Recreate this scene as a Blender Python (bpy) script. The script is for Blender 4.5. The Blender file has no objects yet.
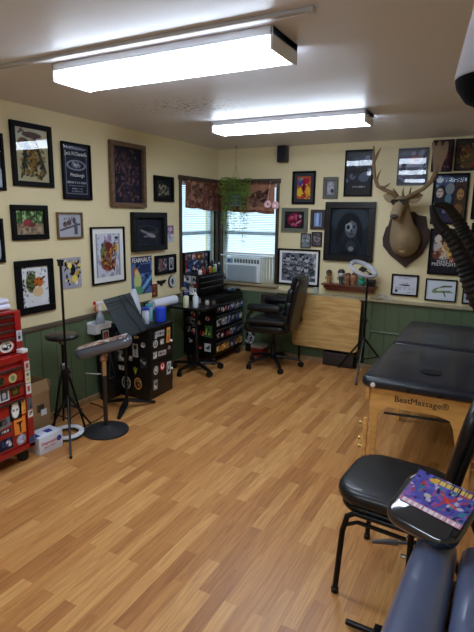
import bpy, bmesh, math, random
import numpy as np
from mathutils import Vector, Matrix
PI = math.pi
S = bpy.context.scene
COL = S.collection

# ------------------------------------------------------------------ colours and materials
def lin(c):
    return tuple((x/255/12.92 if x/255 <= .04045 else ((x/255+.055)/1.055)**2.4) for x in c)
MATS = {}
def nodes(name):
    m = bpy.data.materials.new(name); m.use_nodes = True
    nt = m.node_tree
    return m, nt, nt.nodes['Principled BSDF']
def mat(name, col, rough=.5, metal=0, coat=0, bump=0, bscale=200, var=.12, vscale=9, spec=.5, emis=0, trans=0):
    if name in MATS: return MATS[name]
    m, nt, b = nodes(name)
    N, Lk = nt.nodes.new, nt.links.new
    tc = N('ShaderNodeTexCoord'); nz = N('ShaderNodeTexNoise'); nz.inputs['Scale'].default_value = vscale
    nz.inputs['Detail'].default_value = 4
    mx = N('ShaderNodeMix'); mx.data_type = 'RGBA'
    c = lin(col)
    mx.inputs[6].default_value = (*[x*(1-var) for x in c], 1)
    mx.inputs[7].default_value = (*[min(1, x*(1+var)) for x in c], 1)
    Lk(tc.outputs['Object'], nz.inputs['Vector']); Lk(nz.outputs['Fac'], mx.inputs[0]); Lk(mx.outputs[2], b.inputs['Base Color'])
    b.inputs['Roughness'].default_value = rough; b.inputs['Metallic'].default_value = metal
    b.inputs['Coat Weight'].default_value = coat; b.inputs['Specular IOR Level'].default_value = spec
    if trans: b.inputs['Transmission Weight'].default_value = trans
    if emis:
        b.inputs['Emission Color'].default_value = (*c, 1); b.inputs['Emission Strength'].default_value = emis
    if bump:
        n2 = N('ShaderNodeTexNoise'); n2.inputs['Scale'].default_value = bscale; n2.inputs['Detail'].default_value = 3
        bp = N('ShaderNodeBump'); bp.inputs['Strength'].default_value = bump; bp.inputs['Distance'].default_value = .003
        Lk(tc.outputs['Object'], n2.inputs['Vector']); Lk(n2.outputs['Fac'], bp.inputs['Height']); Lk(bp.outputs['Normal'], b.inputs['Normal'])
    MATS[name] = m
    return m
def wood(name, a, b_, scale=(1, 12, 12), rough=.5, coat=0):
    if name in MATS: return MATS[name]
    m, nt, b = nodes(name); N, Lk = nt.nodes.new, nt.links.new
    tc = N('ShaderNodeTexCoord'); mp = N('ShaderNodeMapping'); mp.inputs['Scale'].default_value = scale
    nz = N('ShaderNodeTexNoise'); nz.inputs['Scale'].default_value = 3; nz.inputs['Detail'].default_value = 8; nz.inputs['Distortion'].default_value = .6
    cr = N('ShaderNodeValToRGB'); cr.color_ramp.elements[0].position = .3; cr.color_ramp.elements[1].position = .7
    cr.color_ramp.elements[0].color = (*lin(a), 1); cr.color_ramp.elements[1].color = (*lin(b_), 1)
    Lk(tc.outputs['Object'], mp.inputs['Vector']); Lk(mp.outputs['Vector'], nz.inputs['Vector']); Lk(nz.outputs['Fac'], cr.inputs['Fac'])
    Lk(cr.outputs['Color'], b.inputs['Base Color']); b.inputs['Roughness'].default_value = rough; b.inputs['Coat Weight'].default_value = coat
    MATS[name] = m; return m
def floor_mat():
    m, nt, b = nodes('laminate floor'); N, Lk = nt.nodes.new, nt.links.new
    tc = N('ShaderNodeTexCoord'); mp = N('ShaderNodeMapping'); mp.inputs['Rotation'].default_value = (0, 0, PI/2)
    Lk(tc.outputs['Object'], mp.inputs['Vector'])
    br = N('ShaderNodeTexBrick'); br.offset = .37; br.offset_frequency = 2; br.squash = 1
    br.inputs['Scale'].default_value = 1; br.inputs['Brick Width'].default_value = .52; br.inputs['Row Height'].default_value = .066
    br.inputs['Mortar Size'].default_value = .0007; br.inputs['Mortar Smooth'].default_value = .3; br.inputs['Bias'].default_value = 0
    br.inputs['Color1'].default_value = (0, 0, 0, 1); br.inputs['Color2'].default_value = (1, 1, 1, 1); br.inputs['Mortar'].default_value = (.2, .2, .2, 1)
    Lk(mp.outputs['Vector'], br.inputs['Vector'])
    cr = N('ShaderNodeValToRGB'); e = cr.color_ramp.elements
    e[0].position = 0; e[0].color = (*lin((176, 118, 66)), 1); e[1].position = 1; e[1].color = (*lin((214, 160, 98)), 1)
    x = e.new(.5); x.color = (*lin((198, 140, 80)), 1)
    Lk(br.outputs['Color'], cr.inputs['Fac'])
    m2 = N('ShaderNodeMapping'); m2.inputs['Scale'].default_value = (2.2, 34, 1); Lk(mp.outputs['Vector'], m2.inputs['Vector'])
    # shift the grain per board
    add = N('ShaderNodeVectorMath'); add.operation = 'MULTIPLY_ADD'; add.inputs[1].default_value = (7, 3, 9)
    Lk(br.outputs['Color'], add.inputs[0]); Lk(m2.outputs['Vector'], add.inputs[2])
    nz = N('ShaderNodeTexNoise'); nz.inputs['Scale'].default_value = 1.6; nz.inputs['Detail'].default_value = 7; nz.inputs['Distortion'].default_value = 1.2
    Lk(add.outputs[0], nz.inputs['Vector'])
    r2 = N('ShaderNodeValToRGB'); r2.color_ramp.elements[0].position = .32; r2.color_ramp.elements[0].color = (.60, .52, .44, 1)
    r2.color_ramp.elements[1].position = .6; r2.color_ramp.elements[1].color = (1.06, 1.06, 1.06, 1)
    Lk(nz.outputs['Fac'], r2.inputs['Fac'])
    mu = N('ShaderNodeMix'); mu.data_type = 'RGBA'; mu.blend_type = 'MULTIPLY'; mu.inputs[0].default_value = .6
    Lk(cr.outputs['Color'], mu.inputs[6]); Lk(r2.outputs['Color'], mu.inputs[7]); Lk(mu.outputs[2], b.inputs['Base Color'])
    b.inputs['Roughness'].default_value = .36; b.inputs['Specular IOR Level'].default_value = .45
    # wide board joints
    b2 = N('ShaderNodeTexBrick'); b2.offset = .5; b2.inputs['Scale'].default_value = 1; b2.inputs['Brick Width'].default_value = 1.25
    b2.inputs['Row Height'].default_value = .198; b2.inputs['Mortar Size'].default_value = .0012; Lk(mp.outputs['Vector'], b2.inputs['Vector'])
    bp = N('ShaderNodeBump'); bp.inputs['Strength'].default_value = .25; bp.inputs['Distance'].default_value = .002; bp.invert = True
    Lk(b2.outputs['Fac'], bp.inputs['Height']); Lk(bp.outputs['Normal'], b.inputs['Normal'])
    return m
def ceiling_mat():
    m, nt, b = nodes('ceiling paint'); N, Lk = nt.nodes.new, nt.links.new
    tc = N('ShaderNodeTexCoord')
    nz = N('ShaderNodeTexNoise'); nz.inputs['Scale'].default_value = 38; nz.inputs['Detail'].default_value = 5; Lk(tc.outputs['Object'], nz.inputs['Vector'])
    # a stained patch of its own shape between the two lamps
    gd = N('ShaderNodeVectorMath'); gd.operation = 'SUBTRACT'; gd.inputs[1].default_value = (1.0, -2.12, 2.35); Lk(tc.outputs['Object'], gd.inputs[0])
    sc = N('ShaderNodeVectorMath'); sc.operation = 'MULTIPLY'; sc.inputs[1].default_value = (1.9, 2.6, 1); Lk(gd.outputs[0], sc.inputs[0])
    ln = N('ShaderNodeVectorMath'); ln.operation = 'LENGTH'; Lk(sc.outputs[0], ln.inputs[0])
    mr = N('ShaderNodeMapRange'); mr.inputs['From Min'].default_value = .25; mr.inputs['From Max'].default_value = 1; mr.inputs['To Min'].default_value = 1; mr.inputs['To Max'].default_value = 0
    Lk(ln.outputs['Value'], mr.inputs['Value'])
    st = N('ShaderNodeMapRange'); st.inputs['From Min'].default_value = .54; st.inputs['From Max'].default_value = .62; Lk(nz.outputs['Fac'], st.inputs['Value'])
    mm = N('ShaderNodeMath'); mm.operation = 'MULTIPLY'; Lk(mr.outputs[0], mm.inputs[0]); Lk(st.outputs[0], mm.inputs[1])
    mx = N('ShaderNodeMix'); mx.data_type = 'RGBA'; mx.inputs[6].default_value = (*lin((222, 222, 226)), 1); mx.inputs[7].default_value = (*lin((150, 128, 96)), 1)
    Lk(mm.outputs[0], mx.inputs[0]); Lk(mx.outputs[2], b.inputs['Base Color'])
    b.inputs['Roughness'].default_value = .42; b.inputs['Specular IOR Level'].default_value = .3
    n2 = N('ShaderNodeTexNoise'); n2.inputs['Scale'].default_value = 2.2; n2.inputs['Detail'].default_value = 3; Lk(tc.outputs['Object'], n2.inputs['Vector'])
    bp = N('ShaderNodeBump'); bp.inputs['Strength'].default_value = .35; bp.inputs['Distance'].default_value = .02
    Lk(n2.outputs['Fac'], bp.inputs['Height']); Lk(bp.outputs['Normal'], b.inputs['Normal'])
    return m
def ink_mat(name, rough, coat=0.):
    m, nt, b = nodes(name)
    a = nt.nodes.new('ShaderNodeVertexColor'); a.layer_name = 'ink'
    nt.links.new(a.outputs['Color'], b.inputs['Base Color'])
    b.inputs['Roughness'].default_value = rough; b.inputs['Coat Weight'].default_value = coat; b.inputs['Specular IOR Level'].default_value = .15
    return m
def glass_mat(name, tint=(1, 1, 1), f=1.5):
    m, nt, b = nodes(name); N, Lk = nt.nodes.new, nt.links.new
    nt.nodes.remove(b)
    o = nt.nodes['Material Output']; t = N('ShaderNodeBsdfTransparent'); g = N('ShaderNodeBsdfGlossy'); x = N('ShaderNodeMixShader'); fr = N('ShaderNodeFresnel')
    fr.inputs['IOR'].default_value = f; g.inputs['Roughness'].default_value = .02; t.inputs['Color'].default_value = (*tint, 1)
    Lk(fr.outputs[0], x.inputs[0]); Lk(t.outputs[0], x.inputs[1]); Lk(g.outputs[0], x.inputs[2]); Lk(x.outputs[0], o.inputs['Surface'])
    return m
def blind_mat(name, col, tr=.75):
    m, nt, b = nodes(name); N, Lk = nt.nodes.new, nt.links.new
    o = nt.nodes['Material Output']; nt.nodes.remove(b)
    d = N('ShaderNodeBsdfDiffuse'); t = N('ShaderNodeBsdfTranslucent'); x = N('ShaderNodeMixShader'); x.inputs[0].default_value = tr
    d.inputs['Color'].default_value = (*lin(col), 1); t.inputs['Color'].default_value = (*lin(col), 1)
    Lk(d.outputs[0], x.inputs[1]); Lk(t.outputs[0], x.inputs[2]); Lk(x.outputs[0], o.inputs['Surface'])
    return m
PRINT = ink_mat('printed paper', .45); STICK = ink_mat('sticker vinyl', .35); CANVAS = ink_mat('printed canvas', .7); GLOSSP = ink_mat('glossy printed film', .15, .6)
GLASS = glass_mat('picture glass', f=1.2); CLEARG = glass_mat('shiny picture glass', f=1.5); WGLASS = glass_mat('window glass', (.95, 1, 1))
BLACK = mat('black plastic', (13, 13, 15), .42, var=.2, spec=.4)
BLKMET = mat('black painted metal', (13, 13, 15), .38, .3, var=.2, spec=.4)
BLKWOOD = mat('black painted wood', (12, 12, 14), .4, var=.2, spec=.4)
BLKFR = mat('black frame paint', (6, 6, 9), .6, var=.2, spec=.15)
VINYL = mat('dark navy vinyl', (22, 28, 42), .34, bump=.12, bscale=260, coat=.15)
BLEATHER = mat('black leather', (13, 14, 19), .36, bump=.2, bscale=140, coat=.1, spec=.4)
BLUEVIN = mat('slate blue vinyl', (84, 94, 124), .3, bump=.08, bscale=220, coat=.2)
CHROME = mat('chrome', (200, 200, 205), .15, 1)
STEEL = mat('brushed steel', (130, 130, 135), .35, .9)
WHITEP = mat('white plastic', (225, 226, 228), .4, var=.05)
RED = mat('red enamel', (150, 22, 22), .28, coat=.3, var=.1)
REDDK = mat('drawer pull dark metal', (70, 62, 60), .4, .6)
BROWNTRIM = wood('dark brown trim', (52, 40, 32), (74, 58, 46), (12, 12, 1))
CAPTRIM = wood('ledge wood', (160, 150, 120), (180, 168, 138), (2, 2, 2))

# ------------------------------------------------------------------ geometry helpers
def box(bm, x0, x1, y0, y1, z0, z1, bev=0, M=None, seg=2):
    r = bmesh.ops.create_cube(bm, size=1)
    for v in r['verts']:
        v.co = Vector(((x0+x1)/2+v.co.x*(x1-x0), (y0+y1)/2+v.co.y*(y1-y0), (z0+z1)/2+v.co.z*(z1-z0)))
    vs = r['verts']
    if bev:
        es = list({e for v in vs for e in v.link_edges})
        q = bmesh.ops.bevel(bm, geom=es, offset=bev, segments=seg, affect='EDGES', profile=.5)
        vs = list({v for f in q['faces'] for v in f.verts} | {v for v in vs if v.is_valid})
    if M:
        for v in vs: v.co = M @ v.co
    return vs
def frame_of(t):
    t = t.normalized(); a = Vector((0, 0, 1)) if abs(t.z) < .9 else Vector((1, 0, 0))
    u = t.cross(a).normalized(); return u, t.cross(u).normalized()
def loft(bm, rings, cap=True, closed=True):
    R = [[bm.verts.new(p) for p in r] for r in rings]; n = len(R[0])
    for a, b in zip(R, R[1:]):
        for i in range(n if closed else n-1):
            j = (i+1) % n
            bm.faces.new((a[i], a[j], b[j], b[i]))
    if cap and closed:
        bm.faces.new(R[0][::-1]); bm.faces.new(R[-1])
    return R
def tube(bm, pts, r, n=8, cap=True, flat=1.0):
    pts = [Vector(p) for p in pts]; rr = r if isinstance(r, (list, tuple)) else [r]*len(pts)
    rings = []; pu = None
    for i, p in enumerate(pts):
        t = (pts[min(i+1, len(pts)-1)]-pts[max(i-1, 0)])
        if pu is None: u, w = frame_of(t)
        else:
            t = t.normalized(); u = (pu-t*pu.dot(t)).normalized(); w = t.cross(u)
        pu = u
        rings.append([p+(u*math.cos(2*PI*k/n)+w*flat*math.sin(2*PI*k/n))*rr[i] for k in range(n)])
    loft(bm, rings, cap)
def lathe(bm, prof, n=24, M=None):
    rings = [[Vector((max(r, 1e-4)*math.cos(2*PI*k/n), max(r, 1e-4)*math.sin(2*PI*k/n), z)) for k in range(n)] for r, z in prof]
    if M: rings = [[M @ p for p in q] for q in rings]
    loft(bm, rings)
def rr(w, d, r, n=6):
    o = []
    for cx, cy, a0 in ((w/2-r, d/2-r, 0), (-w/2+r, d/2-r, PI/2), (-w/2+r, -d/2+r, PI), (w/2-r, -d/2+r, 1.5*PI)):
        for k in range(n+1):
            a = a0+k/n*PI/2; o.append((cx+r*math.cos(a), cy+r*math.sin(a)))
    return o
def slab(bm, w, d, r, prof, M=None, n=6):
    """rounded-rectangle loft, prof = [(inset, z)...]"""
    rings = []
    for ins, z in prof:
        rings.append([Vector((x, y, z)) for x, y in rr(max(w-2*ins, .002), max(d-2*ins, .002), max(r-ins, .0008), n)])
    if M: rings = [[M @ p for p in q] for q in rings]
    loft(bm, rings)
def pad(bm, w, d, h, r, e, crown=0, M=None, n=6):
    """cushion of height h centred on z, edge radius e"""
    p = []
    for k in range(7):
        a = -PI/2+k/6*PI; 
        p.append((e-e*math.cos(a), (math.sin(a))*min(e, h/2)+(h/2-min(e, h/2))*(1 if a > 0 else -1)))
    if crown:
        for f in (.1, .2, .35, .5): p.append((e+f*min(w, d)*.8, h/2+crown*math.sin(min(1, f*2)*PI/2)))
        p = [(i, z) for i, z in p if i < min(w, d)/2-.001]
    slab(bm, w, d, r, p, M, n)
def prism(bm, pts, y0, y1, M=None):
    """polygon in XZ extruded along y"""
    a = [Vector((x, y0, z)) for x, z in pts]; b = [Vector((x, y1, z)) for x, z in pts]
    if M: a = [M @ p for p in a]; b = [M @ p for p in b]
    A = [bm.verts.new(p) for p in a]; B = [bm.verts.new(p) for p in b]
    n = len(A); bm.faces.new(A); bm.faces.new(B[::-1])
    for i in range(n): j = (i+1) % n; bm.faces.new((A[j], A[i], B[i], B[j]))
def BM(): return bmesh.new()
def mk(name, bm, m, smooth=True):
    if len(bm.faces) > 1: bmesh.ops.recalc_face_normals(bm, faces=bm.faces)
    me = bpy.data.meshes.new(name); bm.to_mesh(me); bm.free(); me.materials.append(m)
    if smooth:
        me.polygons.foreach_set('use_smooth', [True]*len(me.polygons)); me.set_sharp_from_angle(angle=math.radians(38))
    o = bpy.data.objects.new(name, me); COL.objects.link(o); return o
def part(name, bm, m, par, label=None, smooth=True):
    o = mk(name, bm, m, smooth); o.parent = par
    if label: o['label'] = label
    return o
def tagit(o, label, cat, group=None):
    o['label'] = label; o['category'] = cat
    if group: o['group'] = group
def thing(name, label, cat, loc=(0, 0, 0), rz=0, group=None, rot=None):
    o = bpy.data.objects.new(name, None); COL.objects.link(o); o.empty_display_size = .05
    o.location = loc; o.rotation_euler = rot if rot else (0, 0, rz); tagit(o, label, cat, group); return o
def solo(name, bm, m, label, cat, loc=(0, 0, 0), rz=0, group=None, rot=None):
    o = mk(name, bm, m); o.location = loc; o.rotation_euler = rot if rot else (0, 0, rz); tagit(o, label, cat, group); return o
def struct(name, bm, m):
    o = mk(name, bm, m); o['kind'] = 'structure'; return o
def R(ax, deg): return Matrix.Rotation(math.radians(deg), 4, ax)
def T(*v): return Matrix.Translation(v)

# ------------------------------------------------------------------ pictures and stickers: coloured shapes evaluated on a fine grid
def art_mesh(name, w, h, spec, m, par, M=None, cell=.005, bg=(240, 240, 240), seed=0, disc=False, label=None, noise=.05):
    nx = max(6, min(110, int(w/cell))); nz = max(6, min(130, int(h/cell)))
    U, V = np.meshgrid(np.linspace(0, 1, nx+1), np.linspace(0, 1, nz+1))
    if disc:
        a = U*2-1; b = V*2-1
        X = a*np.sqrt(1-b*b/2); Z = b*np.sqrt(1-a*a/2); U = (X+1)/2; V = (Z+1)/2
    rng = np.random.default_rng(seed)
    C = np.zeros(U.shape+(3,)); C[:] = lin(bg)
    def put(mask, col, al=1.0):
        k = np.clip(mask, 0, 1)[..., None]*al; C[:] = C*(1-k)+np.array(lin(col))*k
    asp = h/w
    for s in spec:
        k = s[0]
        if k == 'e':                       # ellipse x y rx ry colour (angle, alpha)
            _, x, y, rx, ry, col = s[:6]; an = s[6] if len(s) > 6 else 0; al = s[7] if len(s) > 7 else 1
            dx = U-x; dz = (V-y)*asp; ca, sa = math.cos(an), math.sin(an)
            d = ((dx*ca+dz*sa)/rx)**2+((-dx*sa+dz*ca)/(ry*asp))**2
            put((1.15-d)/.3, col, al)
        elif k == 'r':
            _, x0, y0, x1, y1, col = s[:6]; al = s[6] if len(s) > 6 else 1
            put(((U >= x0) & (U <= x1) & (V >= y0) & (V <= y1)).astype(float), col, al)
        elif k == 'o':                     # ring x y r thickness colour
            _, x, y, r_, t, col = s; d = np.sqrt((U-x)**2+((V-y)*asp)**2); put((t-abs(d-r_))/(t*.5), col)
        elif k == 'l':                     # line x0 y0 x1 y1 width colour
            _, x0, y0, x1, y1, wd, col = s
            dx, dz = x1-x0, (y1-y0)*asp; L2 = dx*dx+dz*dz
            t = np.clip(((U-x0)*dx+(V-y0)*asp*dz)/L2, 0, 1)
            d = np.sqrt((U-x0-t*dx)**2+((V-y0)*asp-t*dz)**2); put((wd-d)/(wd*.5), col)
        elif k == 's':                     # scatter n colours size x0 y0 x1 y1
            _, n, cols, sz, x0, y0, x1, y1 = s
            for i in range(int(n*1.8) if n > 11 else n):
                x = x0+(x1-x0)*rng.random(); y = y0+(y1-y0)*rng.random(); a = sz*(.4+rng.random()); b = sz*(.2+.6*rng.random()); an = rng.random()*PI
                dx = U-x; dz = (V-y)*asp; ca, sa = math.cos(an), math.sin(an)
                put((1.2-((dx*ca+dz*sa)/a)**2-((-dx*sa+dz*ca)/b)**2)/.5, cols[int(rng.random()*len(cols))])
        elif k == 'g':                     # vertical blend to colour from bottom
            _, col, p = s; put((1-V)**p, col)
        elif k == 't':                     # rows of lettering-like strokes y height colour x0 x1
            _, y, hh, col, x0, x1 = s; q = (np.sin(U*w/hh/h*9+seed)*np.sin(U*w/hh/h*4.3+1+y*9) > -.3)
            put(((abs(V-y) < hh/2) & (U > x0) & (U < x1) & q).astype(float), col)
    C *= 1+noise*(rng.random(U.shape+(1,))*2-1)
    vs = np.stack([(U-.5)*w, np.zeros_like(U), (V-.5)*h], -1).reshape(-1, 3)
    if M is not None:
        A = np.array(M); vs = vs@A[:3, :3].T+A[:3, 3]
    i = np.arange(nz)[:, None]*(nx+1)+np.arange(nx)[None, :]; i = i.ravel()
    F = np.stack([i, i+1, i+nx+2, i+nx+1], -1)
    me = bpy.data.meshes.new(name); me.from_pydata(vs.tolist(), [], F.tolist())
    ca = me.color_attributes.new('ink', 'FLOAT_COLOR', 'POINT')
    ca.data.foreach_set('color', np.concatenate([C.reshape(-1, 3), np.ones((C.shape[0]*C.shape[1], 1))], 1).astype(np.float32).ravel())
    me.materials.append(m)
    o = bpy.data.objects.new(name, me); COL.objects.link(o); o.parent = par
    if label: o['label'] = label
    return o
def text(body, size, m, par, M, name='lettering', ext=.0006, label=None, spacing=1.0, shear=0.):
    cu = bpy.data.curves.new(name, 'FONT'); cu.body = body; cu.size = size; cu.extrude = ext; cu.align_x = 'CENTER'; cu.align_y = 'CENTER'
    cu.space_character = spacing; cu.resolution_u = 3; cu.shear = shear
    t = bpy.data.objects.new('tmp', cu); COL.objects.link(t)
    dg = bpy.context.evaluated_depsgraph_get(); me = bpy.data.meshes.new_from_object(t.evaluated_get(dg))
    bpy.data.objects.remove(t); bpy.data.curves.remove(cu)
    me.transform(M @ R('X', 90)); me.materials.clear(); me.materials.append(m); me.name = name
    o = bpy.data.objects.new(name, me); COL.objects.link(o); o.parent = par
    if label: o['label'] = label
    return o

SIDE = {'L': PI/2, 'B': 0}
def wall_at(side, u, z, off=.002):
    return (off, u, z) if side == 'L' else (u, -off, z)
def picture(side, u0, u1, z0, z1, spec, label, fw=.022, fm=None, mount=0, mcol=(235, 235, 232), depth=.022, glass=True, bg=(240, 240, 240), name='framed_picture',
            cat='picture', seed=1, roll=0, noise=.05, texts=(), pm=None, group=None):
    w, h = u1-u0, z1-z0
    t = thing(name, label, cat, wall_at(side, (u0+u1)/2, (z0+z1)/2), group=group, rot=(0, math.radians(roll), SIDE[side]))
    iw, ih = w, h; front = -.006
    if fw:
        bm = BM(); d = -depth
        for (a, b, c, e) in ((-w/2, w/2, h/2-fw, h/2), (-w/2, w/2, -h/2, -h/2+fw), (-w/2, -w/2+fw, -h/2+fw, h/2-fw), (w/2-fw, w/2, -h/2+fw, h/2-fw)):
            box(bm, a, b, d, 0, c, e, bev=.0025, seg=1)
        part('frame', bm, fm or BLKFR, t); iw, ih = w-2*fw, h-2*fw
        bm = BM(); box(bm, -iw/2, iw/2, -.005, -.001, -ih/2, ih/2); part('mount_board' if mount else 'backing_board', bm, mat('board %d %d %d' % mcol, mcol, .7, var=.03), t)
    else:
        bm = BM(); box(bm, -iw/2, iw/2, -.0055, 0, -ih/2, ih/2); part('backing_board', bm, mat('board %d %d %d' % mcol, mcol, .7, var=.03), t)
    art_mesh('print', iw-2*mount, ih-2*mount, spec, pm or PRINT, t, T(0, front, 0), bg=bg, seed=seed, noise=noise)
    for body, x, z, size, m, sp in texts: text(body, size, m, t, T(x*iw/2, front-.001, z*ih/2), spacing=sp)
    if fw and glass:
        bm = BM(); vs = [bm.verts.new(p) for p in ((-iw/2, -.013, -ih/2), (iw/2, -.013, -ih/2), (iw/2, -.013, ih/2), (-iw/2, -.013, ih/2))]; bm.faces.new(vs)
        part('glass_pane', bm, CLEARG if glass == 2 else GLASS, t, smooth=False)
    return t
STK = [((190, 190, 192), [(26, 26, 30), (90, 90, 95)]), ((30, 30, 32), [(220, 220, 220), (180, 30, 30)]), ((190, 190, 195), [(60, 60, 65), (240, 240, 240)]),
       ((60, 110, 60), [(180, 210, 90), (20, 30, 20)]), ((180, 40, 36), [(240, 220, 200), (30, 20, 20)]), ((215, 150, 60), [(70, 40, 20), (240, 220, 160)]),
       ((60, 80, 130), [(200, 210, 230), (20, 20, 40)]), ((210, 120, 140), [(240, 230, 230), (90, 30, 50)]), ((150, 150, 150), [(20, 20, 20), (230, 230, 230)]), ((46, 46, 54), [(140, 140, 146), (90, 70, 70), (180, 180, 184)])]
def sticker(par, M, w, h, kind=0, disc=False, seed=0, spec=None, bg=None, ang=0):
    b, f = STK[kind % len(STK)]
    sp = spec if spec is not None else [('s', 7, f, .22, .15, .15, .85, .85)]
    return art_mesh('sticker', w, h, sp, STICK, par, M @ R('Y', ang), cell=.006, bg=bg or b, seed=seed, disc=disc)

# ------------------------------------------------------------------ the room
X1, Y0, H = 3.95, -6.3, 2.35
WALL = mat('cream wall paint', (224, 210, 168), .6, bump=.05, bscale=60, var=.02, vscale=3)
GREEN = mat('dark green board paint', (84, 103, 76), .5, bump=.1, bscale=50, var=.1, vscale=5)
bm = BM(); box(bm, -.3, X1+.3, Y0-.3, .3, -.1, 0); struct('floor', bm, floor_mat())
bm = BM(); box(bm, -.3, X1+.3, Y0-.3, .3, H, H+.1); struct('ceiling', bm, ceiling_mat())
WZ0, WZ1 = .84, 1.965
LY0, LY1 = -.785, -.06       # left-wall window
BX0, BX1 = .06, .76        # back-wall window
bm = BM()
box(bm, -.14, 0, Y0-.1, LY0, 0, H); box(bm, -.14, 0, LY1, 0, 0, H); box(bm, -.14, 0, LY0, LY1, 0, WZ0); box(bm, -.14, 0, LY0, LY1, WZ1, H)
struct('wall_left', bm, WALL)
bm = BM()
box(bm, -.14, BX0, 0, .14, 0, H); box(bm, BX1, X1+.1, 0, .14, 0, H); box(bm, BX0, BX1, 0, .14, 0, WZ0); box(bm, BX0, BX1, 0, .14, WZ1, H)
struct('wall_back', bm, WALL)
bm = BM(); box(bm, X1, X1+.1, Y0, 0, 0, H); struct('wall_right', bm, WALL)
bm = BM(); box(bm, 0, X1, Y0-.1, Y0, 0, H); struct('wall_front', bm, WALL)
# board wainscot
bm = BM(); y = Y0
while y < -.02:
    box(bm, .0005, .012, y+.0025, min(y+.142, -.002), .012, .735, bev=.002, seg=1); y += .1445
box(bm, 0, .006, Y0, 0, .01, .735); struct('trim_1', bm, GREEN)
bm = BM(); x = .013
while x < X1-.01:
    box(bm, x+.0025, min(x+.142, X1), -.012, -.0005, .012, .735, bev=.002, seg=1); x += .1445
box(bm, .006, X1, -.006, 0, .01, .735); struct('trim_2', bm, GREEN)
bm = BM(); box(bm, 0, .022, Y0, LY0-.04, .735, .772, bev=.004); struct('trim_3', bm, wood('left ledge wood', (74, 64, 54), (98, 86, 72), (2, 2, 2)))
bm = BM(); box(bm, BX1+.05, X1, -.05, 0, .745, .772, bev=.003); struct('trim_4', bm, CAPTRIM)
BASE = wood('baseboard wood', (140, 112, 80), (172, 142, 104), (3, 3, 1))
bm = BM(); box(bm, .012, .026, Y0, -.014, 0, .05, bev=.003); struct('baseboard_left', bm, BASE)
bm = BM(); box(bm, .02, X1, -.026, -.012, 0, .05, bev=.003); struct('baseboard_back', bm, BASE)
# corner post, casings and sills
bm = BM(); box(bm, -.03, .03, -.06, .0, .80, 2.0, bev=.004); box(bm, 0, .06, -.03, .03, .80, 2.0, bev=.004); struct('trim_5', bm, BROWNTRIM)
def window(n, side):
    a, b = (LY0, LY1) if side == 'L' else (BX0, BX1)
    e = bpy.data.objects.new('window_%d' % n, None); COL.objects.link(e); e['kind'] = 'structure'
    e.location = (0, (a+b)/2, WZ0) if side == 'L' else ((a+b)/2, 0, WZ0); e.rotation_euler = (0, 0, SIDE[side])
    w = b-a; h = WZ1-WZ0; far = -1 if side == 'L' else 1          # side away from the corner
    bm = BM()
    box(bm, -w/2-.045, w/2+.045, -.024, .0, h-.005, h+.045, bev=.004)
    x = far*w/2; box(bm, min(x, x+far*.032), max(x, x+far*.032), -.024, .0, -.03, h+.02, bev=.004)
    part('casing', bm, BROWNTRIM, e)
    bm = BM(); box(bm, -w/2-.03, w/2+.05, -.07, .1, -.035, -.003, bev=.005); part('sill', bm, wood('sill wood', (158, 142, 112), (180, 164, 132), (2, 2, 2)), e)
    bm = BM()
    for (x0, x1, z0, z1) in ((-w/2, -w/2+.035, 0, h), (w/2-.035, w/2, 0, h), (-w/2, w/2, 0, .04), (-w/2, w/2, h-.04, h), (-w/2, w/2, h/2-.02, h/2+.02)):
        box(bm, x0, x1, .05, .09, z0, z1)
    part('sash_frame', bm, WHITEP, e)
    bm = BM(); bm.faces.new([bm.verts.new(p) for p in ((-w/2, .07, 0), (w/2, .07, 0), (w/2, .07, h), (-w/2, .07, h))]); part('glass_pane', bm, WGLASS, e, smooth=False)
    return e
window(1, 'L'); window(2, 'B')
BL = blind_mat('white blind slats', (190, 212, 220), .7)
def blind(side, a, b, z0, label):
    t = thing('window_blind', label, 'window blind', wall_at(side, (a+b)/2, WZ1, -.02), SIDE[side], 'white slatted blinds')
    w = b-a; bm = BM(); box(bm, -w/2, w/2, -.012, .016, -.035, -.003, bev=.002); part('head_rail', bm, WHITEP, t)
    bm = BM(); z = -.045
    while z > z0-WZ1+.03:
        box(bm, -w/2+.003, w/2-.003, -.0008, .0008, -.0115, .0115, M=T(0, .002, z) @ R('X', 78)); z -= .0195
    part('slats', bm, BL, t, smooth=False)
    bm = BM(); box(bm, -w/2, w/2, -.01, .014, z0-WZ1, z0-WZ1+.022, bev=.003); part('bottom_rail', bm, WHITEP, t)
    for x in (-w*.3, w*.3):
        bm = BM(); tube(bm, [(x, -.012, -.03), (x, -.012, z0-WZ1+.02)], .001, 4); part('lift_cord', bm, WHITEP, t)
blind('L', LY0+.015, LY1-.015, .90, 'white slatted blind on the left wall window behind the open tool chest lid')
blind('B', BX0+.01, BX1-.01, 1.155, 'white slatted blind on the back wall window above the air conditioner')

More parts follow.
